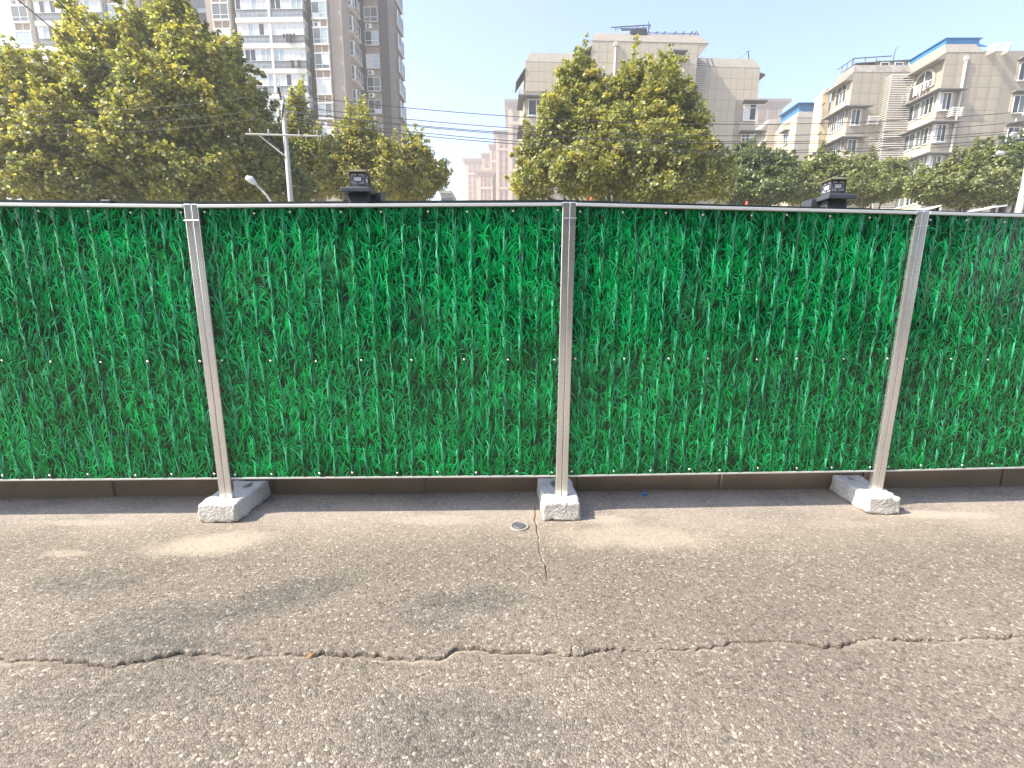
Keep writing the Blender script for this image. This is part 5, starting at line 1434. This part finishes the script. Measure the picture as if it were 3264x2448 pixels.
tree('plane_tree', 'dark dense tree right of the tallest plane tree, beside the utility pole', (lobe(530, 400, 21, 10, 10)[0], 21.5), .2,
     [lobe(500, 160, 21.4, 38, 60), lobe(540, 250, 21.4, 45, 65), lobe(570, 330, 21, 52, 60), lobe(530, 390, 20.6, 80, 55), lobe(620, 400, 21, 60, 45)], 30000, .17, PLANE2, 14, TG)
tree('plane_tree', 'young tree with a thin bright yellow top behind the utility pole', (lobe(660, 400, 24, 10, 10)[0], 24.4), .12,
     [lobe(642, 250, 24.4, 20, 38), lobe(640, 310, 24.4, 42, 45), lobe(670, 350, 24, 50, 45), lobe(690, 390, 24, 60, 40), lobe(630, 380, 24, 50, 50)], 16000, .17, PLANE, 15, TG)
tree('plane_tree', 'small yellowing plane tree behind the left lantern', (lobe(790, 400, 23, 10, 10)[0], 23.2), .14,
     [lobe(785, 282, 23.2, 34, 34), lobe(775, 330, 23, 58, 45), lobe(740, 375, 22.8, 62, 48), lobe(820, 370, 22.8, 52, 52), lobe(785, 405, 22.6, 75, 38)], 24000, .165, PLANE_Y, 16, TG)
tree('plane_tree', 'yellow-brown tree at the street gap, right of the left lantern', (lobe(895, 400, 25, 10, 10)[0], 25.2), .14,
     [lobe(900, 345, 25.2, 36, 34), lobe(868, 365, 25, 45, 40), lobe(915, 385, 25, 38, 40), lobe(880, 405, 24.6, 62, 34), lobe(945, 390, 25, 18, 26)], 20000, .165, PLANE_Y, 17, TG)
tree('plane_tree', 'large yellow-green plane tree in the middle, in front of the cream block', (lobe(1340, 400, 21, 10, 10)[0], 21.4), .24,
     [lobe(1238, 200, 21.4, 42, 55), lobe(1272, 232, 21.2, 48, 60), lobe(1352, 205, 21.4, 50, 55), lobe(1440, 200, 21.4, 40, 52), lobe(1410, 250, 21, 75, 65), lobe(1210, 275, 21, 55, 60), lobe(1300, 290, 20.6, 85, 70), lobe(1465, 285, 21, 62, 70), lobe(1180, 350, 20.8, 62, 55), lobe(1270, 370, 20.2, 95, 65), lobe(1390, 350, 20, 105, 80), lobe(1500, 350, 20.6, 62, 62), lobe(1545, 395, 20.8, 48, 42), lobe(1150, 400, 20.6, 50, 36), lobe(1420, 410, 19.8, 100, 40)],
     76000, .17, PLANE, 18, TG)
EG = 'bushy green trees at the right'
tree('bushy_tree', 'dark green feathery tree right of the middle plane tree', (lobe(1640, 400, 26, 10, 10)[0], 26.2), .15,
     [lobe(1615, 362, 26.2, 52, 40), lobe(1670, 380, 26, 48, 44), lobe(1590, 400, 25.6, 55, 40), lobe(1650, 415, 25.4, 75, 32)], 26000, .15, EVER, 19, EG, 'leafg', clump=(.3, .6), lead=.6)
tree('bushy_tree', 'olive green bushy tree left of the right lantern', (lobe(1770, 400, 27, 10, 10)[0], 27.2), .15,
     [lobe(1765, 372, 27.2, 50, 36), lobe(1810, 385, 27, 58, 40), lobe(1735, 405, 26.6, 50, 36), lobe(1790, 415, 26.4, 85, 30)], 22000, .15, EVER2, 20, EG, 'leafg', clump=(.3, .6), lead=.6)
tree('bushy_tree', 'pale green bushy tree behind the right lantern', (lobe(1890, 400, 28, 10, 10)[0], 28.2), .15,
     [lobe(1870, 378, 28.2, 55, 38), lobe(1920, 395, 28, 45, 38), lobe(1880, 415, 27.6, 80, 30)], 18000, .15, EVER2, 21, EG, 'leafg', clump=(.3, .6), lead=.6)
tree('bushy_tree', 'brownish green tree with broad leaves right of the right lantern', (lobe(2080, 400, 24, 10, 10)[0], 24.2), .16,
     [lobe(2115, 362, 24.2, 48, 42), lobe(2070, 385, 24, 55, 38), lobe(2020, 405, 23.6, 55, 32), lobe(2100, 415, 23.4, 90, 36), lobe(2150, 395, 24, 36, 36)], 22000, .17, EVER2, 22, EG, 'leafg', clump=(.3, .6), lead=.6)
tree('bushy_tree', 'tall green tree at the right edge behind the concrete pole', (lobe(2200, 380, 25, 10, 10)[0], 25.4), .16,
     [lobe(2192, 335, 25.4, 36, 42), lobe(2215, 375, 25.2, 42, 48), lobe(2190, 410, 25, 48, 36), lobe(2270, 350, 25.4, 50, 60)], 18000, .15, EVER, 23, EG, 'leafg', clump=(.3, .6), lead=.6)

tree('roadside_tree', 'dark leafy tree across the road behind the view, second from the left of four', (-6, -13), .25, [(-6, -13, 6.5, 4.5, 3, 3.5), (-10, -13, 5.5, 3.5, 3, 3.5), (-2.5, -13.5, 5.5, 3.5, 3, 3.5), (-8, -12, 2, 4, 1.5, 2), (-4, -12, 2, 4, 1.5, 2)], 16000, .5, EVER, 31, 'trees across the road', 'leafg', clump=(.8, 1.4), lead=.5)
tree('roadside_tree', 'dark leafy tree across the road behind the view, third from the left of four', (4, -12.5), .25, [(4, -12.5, 6.5, 4.5, 3, 3.8), (8.5, -13, 5.5, 3.5, 3, 3.5), (1, -13.5, 5, 3.5, 3, 3.5), (1.5, -12, 2, 4, 1.5, 2), (7, -12, 2, 4, 1.5, 2)], 16000, .5, EVER, 32, 'trees across the road', 'leafg', clump=(.8, 1.4), lead=.5)
tree('roadside_tree', 'dark leafy tree across the road behind the view, the rightmost of four', (15, -13), .25, [(14, -13, 6.5, 4.5, 3, 3.8), (18.5, -13, 5.5, 3.5, 3, 3.5), (13, -12, 2, 4, 1.5, 2), (18, -12, 2, 4, 1.5, 2)], 13000, .5, EVER, 33, 'trees across the road', 'leafg', clump=(.8, 1.4), lead=.5)
tree('roadside_tree', 'dark leafy tree across the road behind the view, the leftmost of four', (-16, -13), .25, [(-15, -13, 6.5, 4.5, 3, 3.8), (-19.5, -13, 5.5, 3.5, 3, 3.5), (-14, -12, 2, 4, 1.5, 2), (-19, -12, 2, 4, 1.5, 2)], 13000, .5, EVER, 34, 'trees across the road', 'leafg', clump=(.8, 1.4), lead=.5)

# ================================================================ POLES, WIRES, STREET LIGHT
pa = on_y(*Z2(690, 1570), 15.0); pb = on_y(*Z2(652, 765), 15.0)
PA = Vector((pb.x, 15.0, 0)); HA = pb.z
pole = thing('utility_pole', 'grey concrete utility pole with crossarms in front of the left trees', 'utility pole', PA)
mb = MB(); mb.smooth = True; mb.tube([(0, 0, -.1), (0, 0, HA)], [.10, .06], 12); mb.build('shaft', M['poleconc'], pole)
def arm(zp, half, yaw, pole, drop=0.0, mm='steel'):
    mb = MB(); c, s_ = math.cos(yaw), math.sin(yaw)
    a = (-half * c, -half * s_ - .10, zp); b_ = (half * c, half * s_ - .10, zp - drop)
    mb.tube([a, b_], .028, 6); mb.build('crossarm', M[mm], pole)
    pts = []
    for f in (.06, .3, .7, .94):
        q = Vector(a).lerp(Vector(b_), f); m2 = MB(); m2.smooth = True
        m2.tube([q + Vector((0, 0, .03)), q + Vector((0, 0, .07)), q + Vector((0, 0, .11)), q + Vector((0, 0, .15))], [.012, .024, .016, .018], 8); m2.build('insulator', M['ins'], pole)
        pts.append(q + Vector((0, 0, .15)))
    return pts
z1, z2, z3 = on_y(*Z2(665, 800), 15).z, on_y(*Z2(680, 945), 15).z, on_y(*Z2(680, 1092), 15).z
w1 = arm(z1, .75, R(-68), pole); w2 = arm(z2, .95, R(-62), pole); w3 = arm(z3, 1.1, R(4), pole, 0, 'poleconc')
MB().tube([(-.75, -.1, z3), (-.06, -.1, z3 - .55)], .025, 6).build('brace', M['poleconc'], pole)

pb2 = on_y(1018, 195, 17.5)
PB = Vector((pb2.x + .15, 17.5, 0)); 
HB = on_y(*Z5(2230, 800), 17.5).z + .9
pole2 = thing('utility_pole', 'pale concrete utility pole with small lamps at the right edge', 'utility pole', PB)
mb = MB(); mb.smooth = True; mb.tube([(0, 0, -.1), (0, 0, HB)], [.13, .085], 12); mb.build('shaft', M['poleconc'], pole2)
zr1, zr2, zr3 = (on_y(*Z5(2200, Y), 17.5).z for Y in (830, 985, 1030))
v1 = arm(zr1, .75, R(-70), pole2); v2 = arm(zr2, .95, R(-70), pole2); v3 = arm(zr3, .9, R(10), pole2)
def floodlight(dx, z):
    mb = MB(); mb.tube([(0, -.1, z), (dx, -.15, z + .12)], .02, 6); mb.build('bracket', M['steel'], pole2)
    mb = MB(); mb.smooth = True; e = dx; s_ = -1 if dx < 0 else 1
    mb.tube([(e, -.15, z + .10), (e + s_ * .06, -.15, z + .14), (e + s_ * .20, -.15, z + .15), (e + s_ * .26, -.15, z + .12)], [.04, .08, .08, .03], 8); mb.build('lamp_head', M['ins'], pole2)
for dx, Y in ((-.75, 1015), (-.3, 975), (-.45, 850), (-1.1, 1165)): floodlight(dx, on_y(*Z5(2170, Y), 17.5).z)

def wire(a, b, sag, label, r=.0105, grp='overhead wires between the two poles'):
    a, b = Vector(a), Vector(b); n = 40
    mb = MB(); pts = []
    for k in range(n + 1):
        f = k / n; p = a.lerp(b, f); p.z -= sag * 4 * f * (1 - f); pts.append(p - a)
    mb.smooth = True; mb.tube(pts, r, 5); o = mb.build('overhead_wire', M['wire'], None, a)
    return tag(o, label, 'wire', grp)
def wpt(sx, sy, Y=15.0): return on_y(sx / S, sy / S, Y)
A_ = [PA + p for p in w1] ; A2 = [PA + p for p in w2]; A3 = [PA + p for p in w3]
B_ = [PB + p for p in v1]; B2 = [PB + p for p in v2]; B3 = [PB + p for p in v3]
# each wire is strung so that it hangs through the points seen in the photograph
def strung(a, sy_mid, b, label, ends=None):
    """pick the sag that brings the wire to height sy_mid in the photo at its middle"""
    m_ = a.lerp(b, .5)
    d = m_ - CC; zc = d.dot(FWD); px = 512 + CAM_F * d.dot(CR) / zc
    q = on_y(px, sy_mid / S, m_.y)
    return wire(a, b, max(.1, m_.z - q.z), label)
order = ['highest', 'second highest', 'third highest', 'fourth highest', 'fifth highest', 'lowest']
top_a = PA + Vector((0, 0, HA - .02)); 
starts = [top_a, A_[3], A2[0], A2[1], A2[2], A2[3]]
lv = [(302, 395, 352), (340, 432, 385), (362, 450, 415), (368, 456, 424), (385, 478, 440), (400, 486, 452)]
for k in range(6):
    sa, sm, sb = lv[k]
    a = starts[k].copy()
    a = Vector((PA.x + (k - 2.5) * .06, PA.y - .1 - .08 * k, on_y(900 / S, sa / S, PA.y).z))
    b_ = Vector((PB.x + .1, PB.y - .1 - .06 * k, on_y(3264 / S, sb / S, PB.y).z))
    strung(a, sm, b_, 'black overhead wire between the two concrete poles, %s of the six' % order[k])
for k, (sy0, sy1) in enumerate(((300, 330), (345, 372), (372, 402))):
    a = Vector((PA.x, PA.y - .1, on_y(895 / S, sy0 / S, PA.y).z)); b_ = on_y(-300 / S, sy1 / S, 16.0)
    wire(a, b_, .35, 'thin wire running left from the left pole across the plane trees, %s of the three' % ['upper', 'middle', 'lower'][k], .005, 'wires running left from the pole')
n1 = CC + ray(58 / S, 0).normalized() * 9.5; m1 = CC + ray(450 / S, 326 / S).normalized() * 14.5
n2 = CC + ray(179 / S, 0).normalized() * 9.5; m2_ = CC + ray(493 / S, 286 / S).normalized() * 14.5
for nn, mm, lab in ((n1, m1, 'slanting wire from the top left edge, the left one of two'), (n2, m2_, 'slanting wire from the top left edge, the right one of two')):
    d = (mm - nn); far_ = mm + d * .45
    wire(nn - d * .8, far_, .0, lab, .008, 'slanting wires over the left trees')

sp = on_y(*Z2(545, 1575), 13.0)
lamp = thing('street_lamp', 'grey cobra-head street lamp leaning out in front of the dark tree at the left', 'street lamp', (sp.x + .35, 13.0, 0))
e0 = on_y(*Z2(440, 1475), 13.0) - Vector(lamp.location); e1 = on_y(*Z2(358, 1432), 13.0) - Vector(lamp.location)
mb = MB(); mb.smooth = True; mb.tube([(0, 0, 0), (0, 0, e0.z - 1.1), (-.12, 0, e0.z - .75), (e0.x * .6, 0, e0.z - .28), (e0.x, 0, e0.z)], [.07, .05, .04, .03, .025], 8); mb.build('pole', M['poleconc'], lamp)
mb = MB(); mb.smooth = True
mb.tube([(e0.x + .03, 0, e0.z - .02), (e0.x - .05, 0, e0.z + .045), ((e0.x + e1.x) / 2, 0, (e0.z + e1.z) / 2 + .05), (e1.x + .05, 0, e1.z + .01), (e1.x, 0, e1.z - .02)], [.03, .07, .095, .07, .02], 10)
mb.build('lamp_head', M['ins'], lamp)

# white sheet roofs that just show over the fence at the right
for (sx0, sx1, sy, lab) in ((3168, 3212, 653, 'white sheet roof just over the fence at the right edge, beside the pole foot'), (2985, 3003, 653, 'small white sheet roof peeping over the fence right of the right lantern')):
    a = on_y(sx0 / S, (sy + 4) / S, 10.0); b_ = on_y(sx1 / S, (sy - 1) / S, 10.0)
    t = thing('sheet_roof', lab, 'shelter', (a.x, 10.0, 0), 0, 'white sheet roofs behind the fence')
    u = b_.x - a.x
    mb = MB(); mb.hexa([(0, 0, a.z - .03), (u, 0, b_.z - .03), (u, 1.6, b_.z - .03), (0, 1.6, a.z - .03)], [(0, 0, a.z), (u, 0, b_.z), (u, 1.6, b_.z), (0, 1.6, a.z)]); mb.build('roof', M['whiteroof'], t)
    for x in (.05, u - .05):
        for y in (.06, 1.54): MB().box(x - .03, x + .03, y - .03, y + .03, -.03, a.z - .035 + (b_.z - a.z) * x / u).build('post', M['steel'], t)

# ================================================================ HAZE
def haze(density):
    mb = MB(); mb.box(-720, 720, -520, 640, -1.2, 110)
    m = bpy.data.materials.new('air'); m.use_nodes = True; nt = m.node_tree
    for nd in list(nt.nodes): nt.nodes.remove(nd)
    out = nt.nodes.new('ShaderNodeOutputMaterial'); v = nt.nodes.new('ShaderNodeVolumePrincipled')
    v.inputs['Color'].default_value = (1.0, .985, .955, 1); v.inputs['Density'].default_value = density; v.inputs['Anisotropy'].default_value = 0.35
    nt.links.new(v.outputs[0], out.inputs['Volume'])
    return stuff(mb.build('haze', m))
haze(HAZE)
